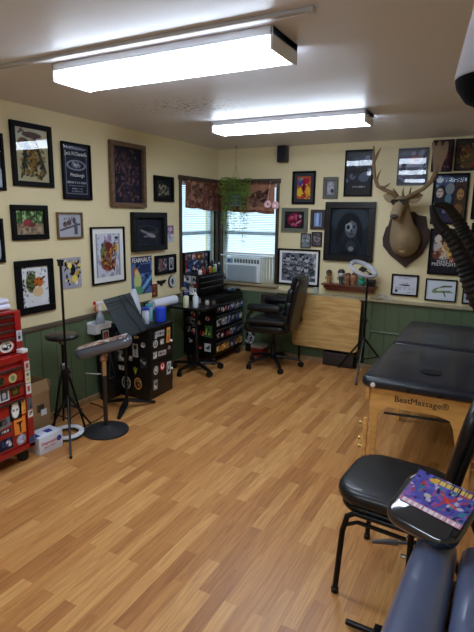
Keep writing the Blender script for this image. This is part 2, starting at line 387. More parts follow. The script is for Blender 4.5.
# ------------------------------------------------------------------ ceiling lamps
DIFF = mat('lit lamp diffuser', (222, 237, 255), .4, var=.0, emis=8)
LAMPMET = mat('white lamp metal', (222, 224, 232), .4, var=.03)
def lamp(x0, x1, y0, y1, label, g='fluorescent wraparound ceiling lights'):
    w, d = x1-x0, y1-y0
    t = thing('ceiling_light', label, 'ceiling light', ((x0+x1)/2, (y0+y1)/2, H-.001), group=g)
    bm = BM(); box(bm, -w/2, w/2, -d/2, d/2, -.034, 0, bev=.003); part('housing', bm, LAMPMET, t)
    bm = BM(); prism(bm, [(-d/2+.012, -.034), (-d/2+.022, -.082), (d/2-.022, -.082), (d/2-.012, -.034)], -w/2+.012, w/2-.012, R('Z', 90)); part('diffuser', bm, DIFF, t, 'glowing white lamp diffuser')
    for s in (-1, 1):
        bm = BM(); box(bm, min(s*w/2, s*(w/2-.012)), max(s*w/2, s*(w/2-.012)), -d/2, d/2, -.086, -.001, bev=.002); part('end_cap', bm, LAMPMET, t)
lamp(.965, 2.185, -3.31, -3.045, 'long fluorescent ceiling light nearer the camera, under the cable channel')
lamp(.87, 2.12, -1.60, -1.37, 'long fluorescent ceiling light farther back, nearer the window corner')
lamp(1.2, 2.42, -5.25, -5.0, 'long fluorescent ceiling light at the front of the room')
bm = BM(); box(bm, .03, 2.36, -3.415, -3.39, H-.016, H-.001, bev=.002); box(bm, 2.36, 2.39, -3.42, -3.385, H-.02, H-.001, bev=.003)
solo('cable_channel', bm, mat('grey channel plastic', (176, 172, 170), .5), 'thin grey surface cable channel running along the ceiling beside the nearer light', 'cable channel')

# ------------------------------------------------------------------ pictures on the left wall
K = (18, 18, 22); WH = (236, 236, 236); GOLD = (196, 150, 50); CREAM = (214, 202, 168); GR = (120, 120, 124)
def T1(s, x, z, size, m, sp=1.0): return (s, x, z, size, m, sp)
INKW = mat('white lettering ink', (225, 225, 225), .6, var=0); INKK = mat('black lettering ink', (25, 20, 18), .6, var=0)
DARKG = mat('charcoal frame wood', (24, 25, 28), .6, spec=.2); GILT = wood('gilt frame wood', (92, 70, 38), (128, 100, 58), (9, 9, 9)); OAK = wood('brown frame wood', (84, 62, 44), (112, 86, 62), (12, 12, 12))
picture('L', -3.2, -2.895, 1.756, 2.13, [('e', .7, .5, .4, .5, (60, 62, 70)), ('e', .9, .1, .2, .3, (190, 195, 205))], 'black framed dark picture cut off by the left edge, upper one', bg=(36, 38, 48), seed=3)
picture('L', -3.2, -2.945, 1.27, 1.57, [('e', .6, .3, .5, .4, (90, 96, 110)), ('e', .9, .3, .1, .3, (180, 185, 195))], 'black framed grey picture cut off by the left edge, lower one', bg=(46, 52, 66), seed=4)
picture('L', -2.832, -2.477, 1.795, 2.232, [('e', .5, .5, .46, .48, (204, 192, 150)), ('e', .52, .88, .3, .06, (86, 50, 36)), ('e', .25, .72, .16, .1, (120, 80, 50)), ('l', .6, .8, .88, .2, .07, (34, 36, 52)), ('l', .35, .75, .2, .15, .07, (40, 42, 40)),
    ('e', .52, .5, .14, .32, (150, 110, 40)), ('s', 60, [(36, 40, 44), (66, 62, 44), (150, 116, 50), (28, 30, 40), (110, 96, 60)], .06, .15, .08, .88, .68), ('s', 24, [(170, 130, 50), (200, 170, 90)], .03, .4, .2, .65, .8), ('s', 10, [(90, 70, 60)], .04, .05, .9, .3, .97)],
    'black framed yellowed tattoo print with brown and grey figures, a lamp mirrored in its glass', fw=.036, glass=2, bg=(206, 196, 160), seed=5)
t = picture('L', -2.387, -2.084, 1.716, 2.149, [('e', .5, .62, .36, .095, (150, 154, 170)), ('e', .5, .62, .31, .075, (26, 28, 48)), ('e', .5, .62, .2, .05, (70, 74, 96)), ('s', 12, [(130, 134, 150)], .04, .38, .57, .62, .67), ('r', .1, .08, .115, .9, (130, 134, 150)), ('r', .885, .08, .9, .9, (130, 134, 150)), ('r', .1, .08, .9, .09, (130, 134, 150)),
    ('e', .5, .93, .42, .025, (120, 124, 140)), ('t', .3, .035, (150, 152, 165), .14, .86), ('t', .235, .02, (140, 142, 155), .2, .8), ('t', .18, .025, (120, 122, 140), .3, .7), ('t', .13, .02, (120, 122, 140), .3, .7)],
    'narrow black poster with ornate white whiskey label style lettering', fw=.012, bg=(22, 24, 42), seed=6,
    texts=[T1("Jack N Daniel's", 0, .66, .042, INKW, .92), T1('Pittsburgh', .05, -.13, .036, INKW), T1('No. 7', 0, .25, .022, INKW)])
picture('L', -1.863, -1.388, 1.668, 2.226, [('e', .4, .72, .2, .2, (70, 52, 56)), ('e', .45, .35, .18, .35, (44, 38, 58)), ('s', 90, [(44, 34, 40), (86, 60, 60), (26, 26, 44), (104, 76, 70), (20, 20, 30)], .055, .1, .05, .9, .95), ('s', 12, [(160, 150, 160), (150, 60, 60)], .015, .1, .1, .9, .9)],
    'large dark crowded poster in a thick brown wooden frame', fw=.04, fm=OAK, depth=.035, bg=(30, 28, 44), seed=7, glass=False)
picture('L', -1.247, -.926, 1.732, 1.978, [('e', .5, .42, .34, .28, (96, 96, 78)), ('s', 30, [(150, 146, 120), (50, 50, 50), (26, 28, 34)], .07, .2, .18, .8, .75)], 'small square black framed print of pale figures beside the window', fw=.035, bg=(24, 28, 38), seed=8)
picture('L', -2.873, -2.554, 1.417, 1.665, [('r', 0, .45, 1, 1, (60, 96, 48)), ('s', 40, [(110, 150, 80), (40, 66, 36), (170, 200, 150), (50, 60, 40)], .07, 0, .5, 1, 1), ('r', .2, .4, .24, 1, (50, 40, 34)), ('r', .75, .5, .78, 1, (60, 50, 40)), ('s', 30, [(150, 130, 104), (110, 94, 76), (172, 156, 130)], .09, 0, 0, 1, .42), ('e', .42, .48, .17, .15, (150, 60, 66)), ('e', .58, .4, .12, .1, (110, 50, 52)), ('l', .35, .4, .2, .28, .02, (90, 50, 46))],
    'black framed photo of a reddish crouched creature in a green forest', fw=.038, bg=(140, 122, 98), seed=9)
picture('L', -2.467, -2.204, 1.413, 1.617, [('l', .1, .3, .95, .55, .04, (70, 66, 72)), ('r', .7, .1, .84, .6, (84, 82, 88)), ('e', .3, .55, .09, .12, (84, 64, 60)), ('e', .48, .62, .1, .12, (96, 70, 64)), ('e', .7, .72, .08, .14, (76, 66, 74)), ('s', 16, [(100, 100, 110), (130, 90, 80)], .04, .2, .4, .85, .85)],
    'small gilt framed drawing of animals gathered on a fallen trunk', fw=.013, fm=GILT, bg=(176, 178, 188), seed=10)
picture('L', -2.875, -2.533, .873, 1.27, [('s', 26, [(50, 54, 60), (120, 124, 130), (20, 20, 24)], .05, 0, 0, 1, 1), ('e', .5, .5, .32, .42, (228, 230, 232)), ('e', .36, .6, .2, .25, (96, 104, 60)), ('s', 24, [(70, 80, 44), (130, 134, 84), (40, 48, 30)], .05, .2, .42, .5, .9), ('e', .64, .6, .17, .13, (196, 106, 40)), ('l', .72, .66, .86, .72, .04, (60, 40, 30)), ('e', .6, .36, .2, .13, (224, 196, 150)), ('e', .55, .5, .06, .05, (236, 230, 220)), ('s', 8, [(150, 70, 30), (90, 50, 26)], .04, .5, .5, .8, .68)],
    'white print of an orange fox head and green mossy skull in a wide black frame', fw=.05, bg=(230, 232, 236), seed=11)
picture('L', -2.457, -2.238, 1.016, 1.26, [('s', 30, [(30, 28, 30), (230, 226, 210), (190, 150, 40), (20, 20, 24), (214, 200, 120)], .09, .2, .12, .92, .9), ('e', .6, .6, .12, .18, (24, 24, 28)), ('e', .66, .3, .13, .13, (222, 200, 90)), ('e', .45, .75, .1, .1, (236, 214, 120))],
    'unframed lilac canvas with black, white and yellow birds', fw=0, name='canvas_print', bg=(160, 158, 176), seed=12, pm=CANVAS, mcol=(150, 148, 160))
picture('L', -2.118, -1.700, 1.007, 1.498, [('s', 20, [(170, 172, 186), (150, 152, 168)], .1, 0, 0, 1, 1), ('r', 0, 0, .05, 1, (150, 152, 165)), ('r', .95, 0, 1, 1, (150, 152, 165)), ('e', .5, .62, .22, .2, (116, 46, 50)), ('e', .3, .55, .12, .2, (110, 130, 80)), ('e', .8, .66, .1, .1, (210, 160, 50)), ('e', .5, .28, .3, .14, (134, 60, 60)), ('s', 50, [(90, 30, 40), (150, 76, 60), (96, 110, 64), (200, 140, 60), (60, 40, 60)], .06, .2, .15, .82, .8), ('e', .85, .9, .08, .03, (40, 44, 60)), ('s', 20, [(150, 120, 160), (110, 90, 130)], .03, .35, .8, .65, .95)],
    'tall print of tangled red and green figures with white mount and thin black frame', fw=.013, mount=.045, bg=(206, 208, 220), seed=13)
picture('L', -1.603, -1.090, 1.26, 1.626, [('e', .52, .56, .36, .16, (60, 64, 72), -.1), ('e', .5, .6, .3, .09, (34, 36, 46), -.1), ('l', .25, .55, .55, .4, .03, (130, 134, 140)), ('e', .62, .36, .16, .07, (150, 152, 156), -.2), ('e', .42, .33, .09, .04, (110, 112, 120))],
    'dark charcoal box-framed artwork of a pale curled shape', fw=.05, fm=DARKG, depth=.05, bg=(38, 42, 54), seed=14)
picture('L', -1.05, -.925, 1.327, 1.497, [('r', 0, .5, 1, 1, (130, 96, 130)), ('e', .5, .78, .28, .14, (200, 160, 190)), ('e', .5, .3, .32, .18, (170, 174, 190)), ('s', 12, [(70, 50, 90), (220, 220, 230)], .08, .05, .05, .95, .95)],
    'narrow unframed strip with a purple square above a grey one', fw=0, name='small_poster', bg=(190, 190, 200), seed=15)
picture('L', -1.615, -1.302, .85, 1.212, [('r', 0, .82, 1, 1, (40, 24, 62)), ('s', 20, [(70, 100, 170), (110, 140, 200), (20, 30, 60)], .12, .3, .2, 1, .8), ('l', .5, .12, 1, .45, .05, (120, 180, 210)), ('l', .55, .02, 1, .3, .04, (30, 50, 80)), ('l', .45, .22, 1, .6, .04, (30, 60, 90)), ('r', .4, .55, .95, .78, (36, 50, 90)), ('e', .22, .6, .14, .12, (150, 96, 50)), ('e', .3, .36, .17, .24, (186, 196, 120)), ('e', .25, .58, .08, .09, (214, 184, 140)), ('e', .3, .1, .25, .12, (90, 150, 110))],
    'comic cover poster with white title lettering above a figure in pale green', fw=0, name='comic_poster', bg=(80, 104, 150), seed=16, texts=[T1('FEARNAUT', 0, .8, .062, INKW, .9)])
picture('L', -1.257, -.898, 1.009, 1.202, [('r', .16, .12, .36, .88, (130, 96, 100)), ('r', .42, .12, .6, .88, (70, 76, 90)), ('r', .7, .12, .93, .88, (200, 204, 214)), ('r', .74, .2, .89, .8, (30, 32, 40)), ('s', 14, [(180, 170, 170), (60, 50, 60)], .04, .16, .15, .6, .85), ('e', .81, .6, .03, .2, (190, 190, 200))],
    'black framed panel holding three narrow upright pictures', fw=.016, bg=(26, 26, 32), seed=17)
picture('L', -1.311, -1.215, .79, .925, [('s', 10, [(30, 20, 18), (180, 110, 70)], .15, .1, .1, .9, .9)], 'tiny reddish brown card low on the wall below the framed triptych', fw=0, name='art_card', bg=(110, 60, 44), seed=18)
bm = BM(); bat = [(0, .01), (.012, .03), (.02, .016), (.045, .03), (.085, .022), (.062, .004), (.05, -.012), (.03, -.008), (.012, -.03)]
prism(bm, bat+[(-x, z) for x, z in bat[::-1][:-1]], -.006, 0); solo('wall_emblem', bm, BLACK, 'flat black winged emblem on the cream wall above the paper roll', 'wall emblem', wall_at('L', -1.145, .922), PI/2)
t = thing('oval_plaque', 'small pale oval plaque with dark rim beside the window casing', 'plaque', wall_at('L', -.975, .92), PI/2)
bm = BM(); lathe(bm, [(.05, -.008), (.06, -.006), (.064, 0), (.06, .006), (.05, .006)], 28, R('X', 90) @ T(0, 0, .007)); 
for v in bm.verts: v.co.x *= .9
part('rim', bm, DARKG, t)
art_mesh('print', .1, .112, [('e', .5, .5, .25, .3, (110, 120, 130)), ('s', 6, [(40, 44, 50)], .12, .3, .3, .7, .7)], PRINT, t, T(0, -.0185, 0), bg=(190, 200, 206), disc=True)

# ------------------------------------------------------------------ pictures on the back wall
B = 'B'
picture(B, .943, 1.206, 1.736, 2.082, [('e', .25, .75, .22, .18, (70, 70, 160)), ('e', .2, .85, .1, .08, (60, 140, 120)), ('e', .7, .8, .22, .15, (170, 30, 60)), ('e', .5, .5, .16, .4, (150, 20, 40)), ('e', .2, .3, .2, .2, (220, 180, 50)), ('e', .8, .35, .18, .22, (220, 170, 40)), ('e', .48, .5, .07, .18, (40, 20, 50)), ('e', .5, .1, .2, .08, (160, 40, 30)), ('s', 20, [(230, 200, 80), (120, 20, 50), (220, 120, 60)], .06, 0, 0, 1, 1)],
    'vivid red, yellow and purple print with wide dark mount in a black frame', fw=.02, mount=.035, mcol=(44, 46, 52), bg=(170, 90, 50), seed=21)
picture(B, 1.294, 1.455, 1.793, 2.014, [('e', .5, .5, .4, .42, (170, 170, 180)), ('s', 10, [(120, 120, 130), (200, 200, 210)], .1, .2, .2, .8, .8), ('e', .7, .3, .2, .15, (60, 60, 70))], 'small grey-green framed picture of a pale face', fw=.036, fm=mat('grey green frame', (84, 86, 76), .5), bg=(130, 130, 140), seed=22)
picture(B, 1.518, 1.81, 1.815, 2.274, [('e', .5, .75, .5, .12, (50, 60, 84)), ('s', 22, [(30, 36, 50), (90, 104, 130), (16, 18, 26)], .12, 0, .3, 1, .9), ('t', .19, .035, (150, 154, 160), .25, .8), ('r', 0, 0, 1, .12, (20, 22, 28)), ('e', .7, .4, .2, .1, (80, 90, 110))], 'glossy black framed film poster left of the deer antlers, high on the wall', fw=.016, glass=2, bg=(24, 28, 40), seed=23, noise=.1)
picture(B, .829, 1.136, 1.435, 1.696, [('e', .5, .5, .36, .4, (140, 34, 66)), ('s', 16, [(90, 16, 40), (190, 90, 120), (60, 10, 30)], .1, .25, .2, .75, .8), ('l', .6, .3, .8, .45, .03, (200, 170, 190)), ('e', .78, .72, .07, .09, (170, 150, 160))], 'crimson rose picture in a broad olive grey frame', fw=.04, fm=mat('olive grey frame', (98, 100, 86), .5), bg=(28, 24, 34), seed=24)
picture(B, 1.169, 1.329, 1.471, 1.679, [('r', .1, 0, .9, 1, (130, 150, 190)), ('e', .45, .5, .14, .5, (170, 190, 226)), ('e', .75, .5, .08, .5, (76, 90, 120))], 'small dark brown framed pale blue upright picture', fw=.03, fm=wood('dark brown frame', (46, 34, 30), (66, 50, 42), (9, 9, 9)), bg=(60, 66, 84), seed=25)
picture(B, 1.336, 1.866, 1.145, 1.759, [('e', .5, .75, .5, .3, (44, 54, 64)), ('e', .5, .42, .36, .5, (14, 18, 26))]+[('l', .5+.02*math.sin(k), .8, .5+(k-9)*.042, .05+.02*(k % 3), .008, (34, 40, 50)) for k in range(19)]+[('e', .54, .57, .155, .19, (84, 92, 102)), ('e', .56, .44, .09, .06, (74, 80, 90)), ('e', .48, .61, .09, .1, (136, 142, 150)), ('e', .465, .6, .045, .05, (12, 14, 20)), ('e', .62, .61, .035, .02, (20, 24, 32)), ('l', .6, .64, .68, .65, .008, (18, 20, 28)), ('e', .545, .53, .02, .03, (24, 28, 36)), ('e', .56, .455, .045, .014, (36, 34, 44)), ('l', .42, .5, .5, .44, .01, (40, 46, 56)), ('e', .41, .72, .15, .05, (14, 18, 26), .5), ('e', .64, .76, .12, .05, (14, 18, 26), -.4), ('e', .55, .2, .13, .12, (40, 46, 56)), ('e', .56, .14, .07, .05, (110, 116, 126))],
    'large black framed charcoal portrait of a long-haired woman with a skull-painted face', fw=.065, glass=False, depth=.035, bg=(26, 32, 42), seed=26, fm=mat('glossy black carved frame', (18, 20, 28), .25, bump=.6, bscale=30))
picture(B, 1.066, 1.18, 1.268, 1.423, [('s', 14, [(90, 100, 110), (180, 186, 190), (40, 44, 50)], .1, .1, .1, .9, .9)], 'tiny unframed grey card, left one of the two beside the charcoal portrait', fw=.006, bg=(120, 128, 134), seed=27, glass=False)
picture(B, 1.191, 1.306, 1.288, 1.442, [('o', .5, .5, .25, .05, (170, 160, 160)), ('s', 12, [(50, 44, 50), (130, 120, 120)], .1, .1, .1, .9, .9)], 'tiny card with a swirl ring motif, touching close to the charcoal portrait', fw=.006, bg=(80, 76, 84), seed=28, glass=False)
picture(B, .80, 1.295, .845, 1.25, [('s', 110, [(60, 62, 72), (150, 154, 164), (24, 26, 34), (196, 198, 206), (90, 94, 106)], .055, 0, 0, 1, 1), *[q for (x, y, c) in ((.18, .78, 205), (.36, .7, 150), (.55, .8, 176), (.74, .76, 205), (.27, .46, 176), (.5, .48, 190), (.72, .42, 200), (.88, .55, 120), (.1, .5, 120)) for q in (('e', x, y-.17, .09, .13, (c//2, c//2, c//2+8)), ('e', x, y, .055, .08, (c, c, c+8)), ('e', x, y+.07, .055, .03, (30, 32, 40)), ('e', x-.02, y+.01, .012, .014, K), ('e', x+.02, y+.01, .012, .014, K), ('l', x-.02, y-.04, x+.02, y-.04, .006, K), ('l', x-.05, y-.2, x+.05, y-.14, .008, (c, c, c)), ('s', 5, [(30, 32, 40), (c, c, c)], .02, x-.07, y-.28, x+.07, y-.1))]],
    'large black and white crowd drawing with white mount and black frame above the wooden board', fw=.018, mount=.028, bg=(110, 114, 126), seed=29)
picture(B, 2.047, 2.327, 1.92, 2.267, [('e', .6, .7, .25, .12, (150, 90, 90)), ('r', 0, .28, 1, .34, (120, 130, 156)), ('r', 0, 0, 1, .2, (76, 80, 100)), ('r', 0, .5, 1, .6, (190, 200, 224), .4), ('s', 12, [(50, 52, 66), (120, 124, 150)], .15, 0, 0, 1, 1)], 'blue grey framed poster between the deer antlers', fw=.012, glass=2, fm=mat('blue grey frame', (70, 76, 90), .4), bg=(84, 88, 108), seed=30)
picture(B, 2.358, 2.544, 2.039, 2.327, [('e', .5, .5, .4, .4, (76, 40, 50)), ('s', 20, [(110, 50, 60), (36, 24, 36), (140, 90, 90)], .1, .1, .1, .9, .9)], 'dim maroon poster partly behind the palmed antler', fw=.008, bg=(52, 34, 46), seed=31)
picture(B, 2.56, 2.80, 2.044, 2.327, [('e', .5, .45, .36, .4, (96, 74, 44)), ('s', 30, [(130, 50, 40), (60, 80, 40), (150, 120, 60), (40, 30, 30)], .08, .1, .1, .9, .9)], 'dim brown and green poster in the upper right corner of the picture wall', fw=.008, bg=(44, 36, 36), seed=32)
picture(B, 2.392, 2.707, 1.55, 2.023, [('e', .3, .85, .3, .15, (70, 84, 130)), ('s', 14, [(50, 66, 110), (130, 140, 160)], .1, 0, .6, .6, 1), ('e', .14, .9, .1, .06, (190, 200, 210)), ('e', .2, .65, .16, .14, (30, 26, 36)), ('e', .17, .63, .11, .1, (200, 186, 176)), ('e', .12, .66, .03, .014, K), ('e', .22, .66, .03, .014, K), ('e', .14, .58, .03, .012, (140, 40, 50)), ('e', .48, .72, .14, .12, (130, 140, 150)), ('e', .45, .5, .1, .12, (90, 130, 150)), ('r', .64, 0, 1, .85, (70, 50, 34)), ('e', .82, .62, .16, .16, (50, 36, 26)), ('e', .82, .6, .11, .12, (170, 130, 80)), ('e', .78, .62, .03, .012, (30, 20, 20)), ('e', .87, .62, .03, .012, (30, 20, 20)), ('e', .83, .52, .05, .02, (90, 60, 40)), ('e', .78, .3, .14, .1, (120, 80, 40)), ('e', .3, .3, .3, .15, (20, 24, 50)), ('e', .35, .25, .06, .06, (90, 100, 140)), ('r', .63, 0, .65, .9, (20, 18, 20))],
    'black framed film poster with a pale woman on blue beside a bearded man on brown', fw=.018, bg=(28, 34, 62), seed=33)
picture(B, 2.405, 2.70, 1.065, 1.51, [('e', .45, .62, .36, .3, (190, 184, 186)), ('e', .4, .8, .3, .12, (206, 198, 190)), ('e', .42, .74, .09, .08, (50, 36, 34)), ('e', .56, .64, .14, .12, (190, 140, 90)), ('e', .7, .5, .16, .14, (200, 170, 80)), ('e', .34, .5, .12, .1, (150, 100, 80)), ('e', .2, .42, .14, .1, (110, 60, 44)), ('e', .8, .36, .14, .12, (170, 90, 60)), ('s', 24, [(210, 170, 110), (110, 70, 60), (220, 200, 150), (60, 40, 40)], .05, .15, .35, .9, .75), ('r', 0, 0, 1, .27, (24, 24, 36))],
    'black framed film poster with a cream disc of characters above white title lettering', fw=.018, bg=(30, 28, 40), seed=34, texts=[T1('MAKE IT', .05, -.46, .036, INKW, 1.1), T1('MIDNIGHT', 0, -.6, .046, INKW, 1)])
picture(B, 2.071, 2.335, .828, 1.045, [('t', .86, .04, (90, 90, 110), .25, .8), ('t', .62, .03, (60, 60, 70), .35, .65), ('t', .5, .06, (50, 50, 60), .25, .75), ('t', .36, .02, (120, 120, 130), .1, .9), ('t', .28, .02, (120, 120, 130), .1, .9), ('t', .12, .03, (90, 90, 100), .62, .9), ('e', .16, .16, .06, .08, (40, 44, 60))],
    'white certificate in a thin black frame below the deer head', fw=.016, bg=(206, 208, 218), seed=35, noise=.02)
picture(B, 2.403, 2.693, .803, 1.022, [('l', .25, .45, .6, .7, .05, (60, 80, 50)), ('l', .6, .7, .85, .72, .04, (70, 90, 56)), ('l', .25, .4, .8, .45, .05, (110, 130, 90)), ('e', .35, .48, .17, .13, (120, 140, 100), .4), ('l', .6, .42, .66, .2, .03, (50, 70, 44)), ('l', .75, .45, .9, .4, .02, (70, 90, 56)), ('e', .5, .55, .16, .07, (214, 220, 210), .3)],
    'small framed drawing of a green fish on white below the film posters', fw=.012, bg=(214, 222, 232), seed=36, noise=.02)
picture(B, 2.745, 3.0, .80, .955, [('s', 8, [(90, 100, 120)], .12, .1, .1, .9, .9)], 'white framed sheet low at the right edge behind the ribbed horns', fw=.012, bg=(200, 206, 218), seed=37)
picture(B, 2.745, 3.05, 1.60, 2.035, [('s', 20, [(40, 40, 50), (80, 70, 70)], .12, 0, 0, 1, 1)], 'dark poster cut by the right edge, upper one', fw=.018, bg=(26, 26, 34), seed=38)
picture(B, 2.765, 3.06, 1.03, 1.57, [('s', 20, [(40, 44, 50), (70, 80, 70)], .12, 0, 0, 1, 1)], 'dark poster cut by the right edge, lower one', fw=.018, bg=(24, 28, 34), seed=39)
# loudspeaker
t = thing('wall_speaker', 'small black loudspeaker high on the back wall under the ceiling', 'loudspeaker', (.84, -.002, 2.175))
bm = BM(); box(bm, -.052, .052, -.10, -.01, 0, .17, bev=.006); part('cabinet', bm, BLKWOOD, t)
bm = BM(); box(bm, -.045, .045, -.106, -.1, .008, .162, bev=.003); part('grille', bm, mat('speaker cloth', (30, 32, 46), .9, bump=.5, bscale=500), t)
bm = BM(); box(bm, -.02, .02, -.012, 0, .05, .12); part('bracket', bm, BLKMET, t)

# ------------------------------------------------------------------ valances
def valance(side, u0, u1, ztop, zbot0, zbot1, label, seed, mot):
    w = u1-u0; t = thing('curtain_valance', label, 'curtain', wall_at(side, (u0+u1)/2, ztop, .03), SIDE[side], 'patterned window valances')
    bm = BM(); tube(bm, [(-w/2-.005, 0, .004), (w/2+.005, 0, .004)], .008, 10); part('rod', bm, BROWNTRIM, t)
    h = ztop-(zbot0+zbot1)/2
    o = art_mesh('cloth', w, h, [('s', 150, [(100, 62, 52), (150, 104, 86), (70, 42, 36), (168, 120, 100), (110, 72, 60)], .028, 0, 0, 1, 1)]+mot, CANVAS, t, T(0, -.014, -h/2), bg=(112, 70, 58), seed=seed, cell=.007)
    me = o.data
    for v in me.vertices:
        x, z = v.co.x, v.co.z; k = -z/h; v.co.y += .010*math.sin(x*52+seed)*(.35+k*.9)
        zb = (zbot0+(zbot1-zbot0)*(x/w+.5))-ztop; v.co.z = z*(-zb/h)-.012*k*abs(math.sin(x*9+seed))
    me.polygons.foreach_set('use_smooth', [True]*len(me.polygons))
    s = o.modifiers.new('thickness', 'SOLIDIFY'); s.thickness = .003
valance('L', -.74, -.045, 1.965, 1.69, 1.65, 'brown patterned valance over the left wall window', 1, [('r', .12, .3, .5, .95, (164, 122, 98), .8), ('s', 24, [(64, 44, 40), (96, 66, 56), (120, 88, 72)], .045, .2, .4, .42, .85)])
valance('B', .05, .745, 1.965, 1.66, 1.635, 'brown patterned valance over the back wall window behind the hanging plant', 2, [('r', .5, .1, 1, .95, (172, 122, 98), .8), ('s', 34, [(60, 36, 34), (90, 58, 50), (130, 92, 76)], .045, .6, .25, .88, .75)])
for i, (x, z, lb) in enumerate(((.683, 1.73, 'pink ring charm hanging at the window casing, left one of two'), (.776, 1.722, 'pink ring charm hanging at the window casing, right one of two'))):
    t = thing('ring_charm', lb, 'ornament', (x, -.075, z), group='pink ring charms')
    bm = BM(); tube(bm, [(.027*math.cos(a), 0, .027*math.sin(a)) for a in [2*PI*k/20 for k in range(21)]], .0175, 8, cap=False); part('ring', bm, mat('soft pink fabric', (240, 196, 200), .8), t)
    bm = BM(); tube(bm, [(0, 0, .038), (.01*(1-i), 0, .16), (.01, .045, .255)], .0015, 5); part('cord', bm, WHITEP, t)

# ------------------------------------------------------------------ hanging plant
t = thing('hanging_plant', 'trailing green fern in a hanging pot before the window corner', 'plant', (.38, -.27, 1.78))
bm = BM(); lathe(bm, [(.05, -.07), (.07, -.065), (.085, .0), (.095, .055), (.098, .06), (.088, .06), (.08, .04), (.06, .035)], 24); part('pot', bm, mat('grey green pot', (70, 84, 80), .5), t)
bm = BM()
for k in range(3):
    a = k*2*PI/3; tube(bm, [(.093*math.cos(a), .093*math.sin(a), .055), (0, 0, .36)], .0015, 5)
tube(bm, [(0, 0, .36), (0, 0, .567)], .002, 5); tube(bm, [(0, 0, .566), (.0, 0, .545)], .006, 6); part('hanger_cord', bm, mat('hemp cord', (120, 110, 88), .8), t)
rnd = random.Random(5); bs = BM(); lv = BM()
for s in range(50):
    a = rnd.random()*2*PI; L = rnd.choice([.16, .28, .36, .44, .52, .62, .66]) if s > 24 else .14; r0 = .03+.05*rnd.random()
    if L > .25 and math.sin(a) > .2: a = -a
    pts = []
    for k in range(9):
        f = k/8; rad = r0+min(f*3, 1)*(.035+.05*rnd.random()+(.03 if L < .3 else .0)); z = .05+(.2 if s % 2 else .11)*math.sin(min(f*3, 1)*PI/2)*(1 if L < .2 else .3)-L*max(0, f-.2)*1.15
        pts.append(Vector((rad*math.cos(a)+.012*math.sin(f*9+s), rad*math.sin(a)*.9, z)))
    tube(bs, pts, .0014, 4)
    for k in range(1, 9):
        for sd in (-1, 1):
            for q in range(1 if k % 3 else 2):
                p = pts[k-1].lerp(pts[k], q*.5+.25); d = Vector((math.cos(a+sd*1.2), math.sin(a+sd*1.2), -.35+rnd.random()*.6)).normalized(); ll = .034+.024*rnd.random(); wv = d.cross(Vector((rnd.random()-.5, rnd.random()-.5, 1))).normalized()*.0065
                m_ = p+d*ll*.5+Vector((0, 0, .003)); vs = [lv.verts.new(c) for c in (p, m_+wv, p+d*ll+Vector((0, 0, -.006)), m_-wv)]; lv.faces.new(vs)
part('stems', bs, mat('plant stem', (86, 104, 54), .6), t); o = part('foliage', lv, blind_mat('fern green', (136, 170, 84), .35), t, smooth=False)

# ------------------------------------------------------------------ air conditioner
t = thing('air_conditioner', 'white window air conditioner under the blind', 'air conditioner', (.385, -.0, .842))
bm = BM(); box(bm, -.225, .225, -.09, .14, .001, .285, bev=.01); part('housing', bm, mat('air conditioner plastic', (226, 234, 238), .45, var=.03), t)
bm = BM(); box(bm, -.21, .19, -.098, -.088, .012, .20, bev=.003); part('intake_grille', bm, mat('grille plastic', (196, 208, 214), .5), t)
bm = BM()
for k in range(17): box(bm, -.20, .18, -.102, -.097, .02+k*.0105, .025+k*.0105)
part('grille_slats', bm, mat('grille slat plastic', (150, 165, 175), .5), t)
bm = BM()
for k in range(9): box(bm, -.11+k*.037, -.11+k*.037+.028, -.094, -.089, .222, .268, bev=.002)
part('air_outlet', bm, mat('dark vent', (96, 108, 112), .6), t)
bm = BM(); box(bm, -.215, -.13, -.094, -.089, .215, .272, bev=.002); part('control_panel', bm, mat('panel blue grey', (140, 170, 190), .4), t)
bm = BM(); lathe(bm, [(.0, 0), (.012, 0), (.012, .012), (.0, .012)], 14, T(-.175, -.094, .245) @ R('X', 90)); part('dial', bm, mat('dial blue', (40, 60, 96), .4), t)
bm = BM(); 
for k in range(8): box(bm, .228+k*.018, .242+k*.018, -.03+(k % 2)*.006, -.02+(k % 2)*.006, .0, .30)
part('side_curtain', bm, mat('accordion panel', (188, 186, 166), .6), t)
bm = BM(); box(bm, -.32, .372, -.05, .02, .294, .31, bev=.003); part('top_rail', bm, WHITEP, t)

# ------------------------------------------------------------------ deer head
CX = 2.185
t = thing('deer_mount', 'mounted stag head with uneven antlers on a dark wooden shield', 'mounted deer head', (CX, 0, 1.4))
sh = [(-.205, .11), (-.232, .0), (-.222, -.08), (-.15, -.165), (.012, -.285), (.165, -.14), (.212, -.02), (.222, .09), (.19, .115), (.165, .225), (.09, .235), (.055, .265), (-.055, .265), (-.09, .235), (-.165, .225), (-.185, .13)]
bm = BM(); prism(bm, sh, -.028, -.002); q = [(x*.9, z*.9) for x, z in sh]; prism(bm, q, -.036, -.026); part('shield', bm, wood('dark walnut', (46, 28, 20), (64, 42, 32), (3, 9, 3), .7), t)
FUR = mat('tawny fur', (146, 126, 96), .85, bump=1, bscale=90, var=.4, vscale=12)
def ring(c, n, rx, ry, k=20, up=Vector((0, 0, 1))):
    n = Vector(n).normalized(); s = n.cross(up).normalized(); u = s.cross(n); c = Vector(c)
    return [c+s*rx*math.cos(2*PI*i/k)+u*ry*math.sin(2*PI*i/k) for i in range(k)]
bm = BM()
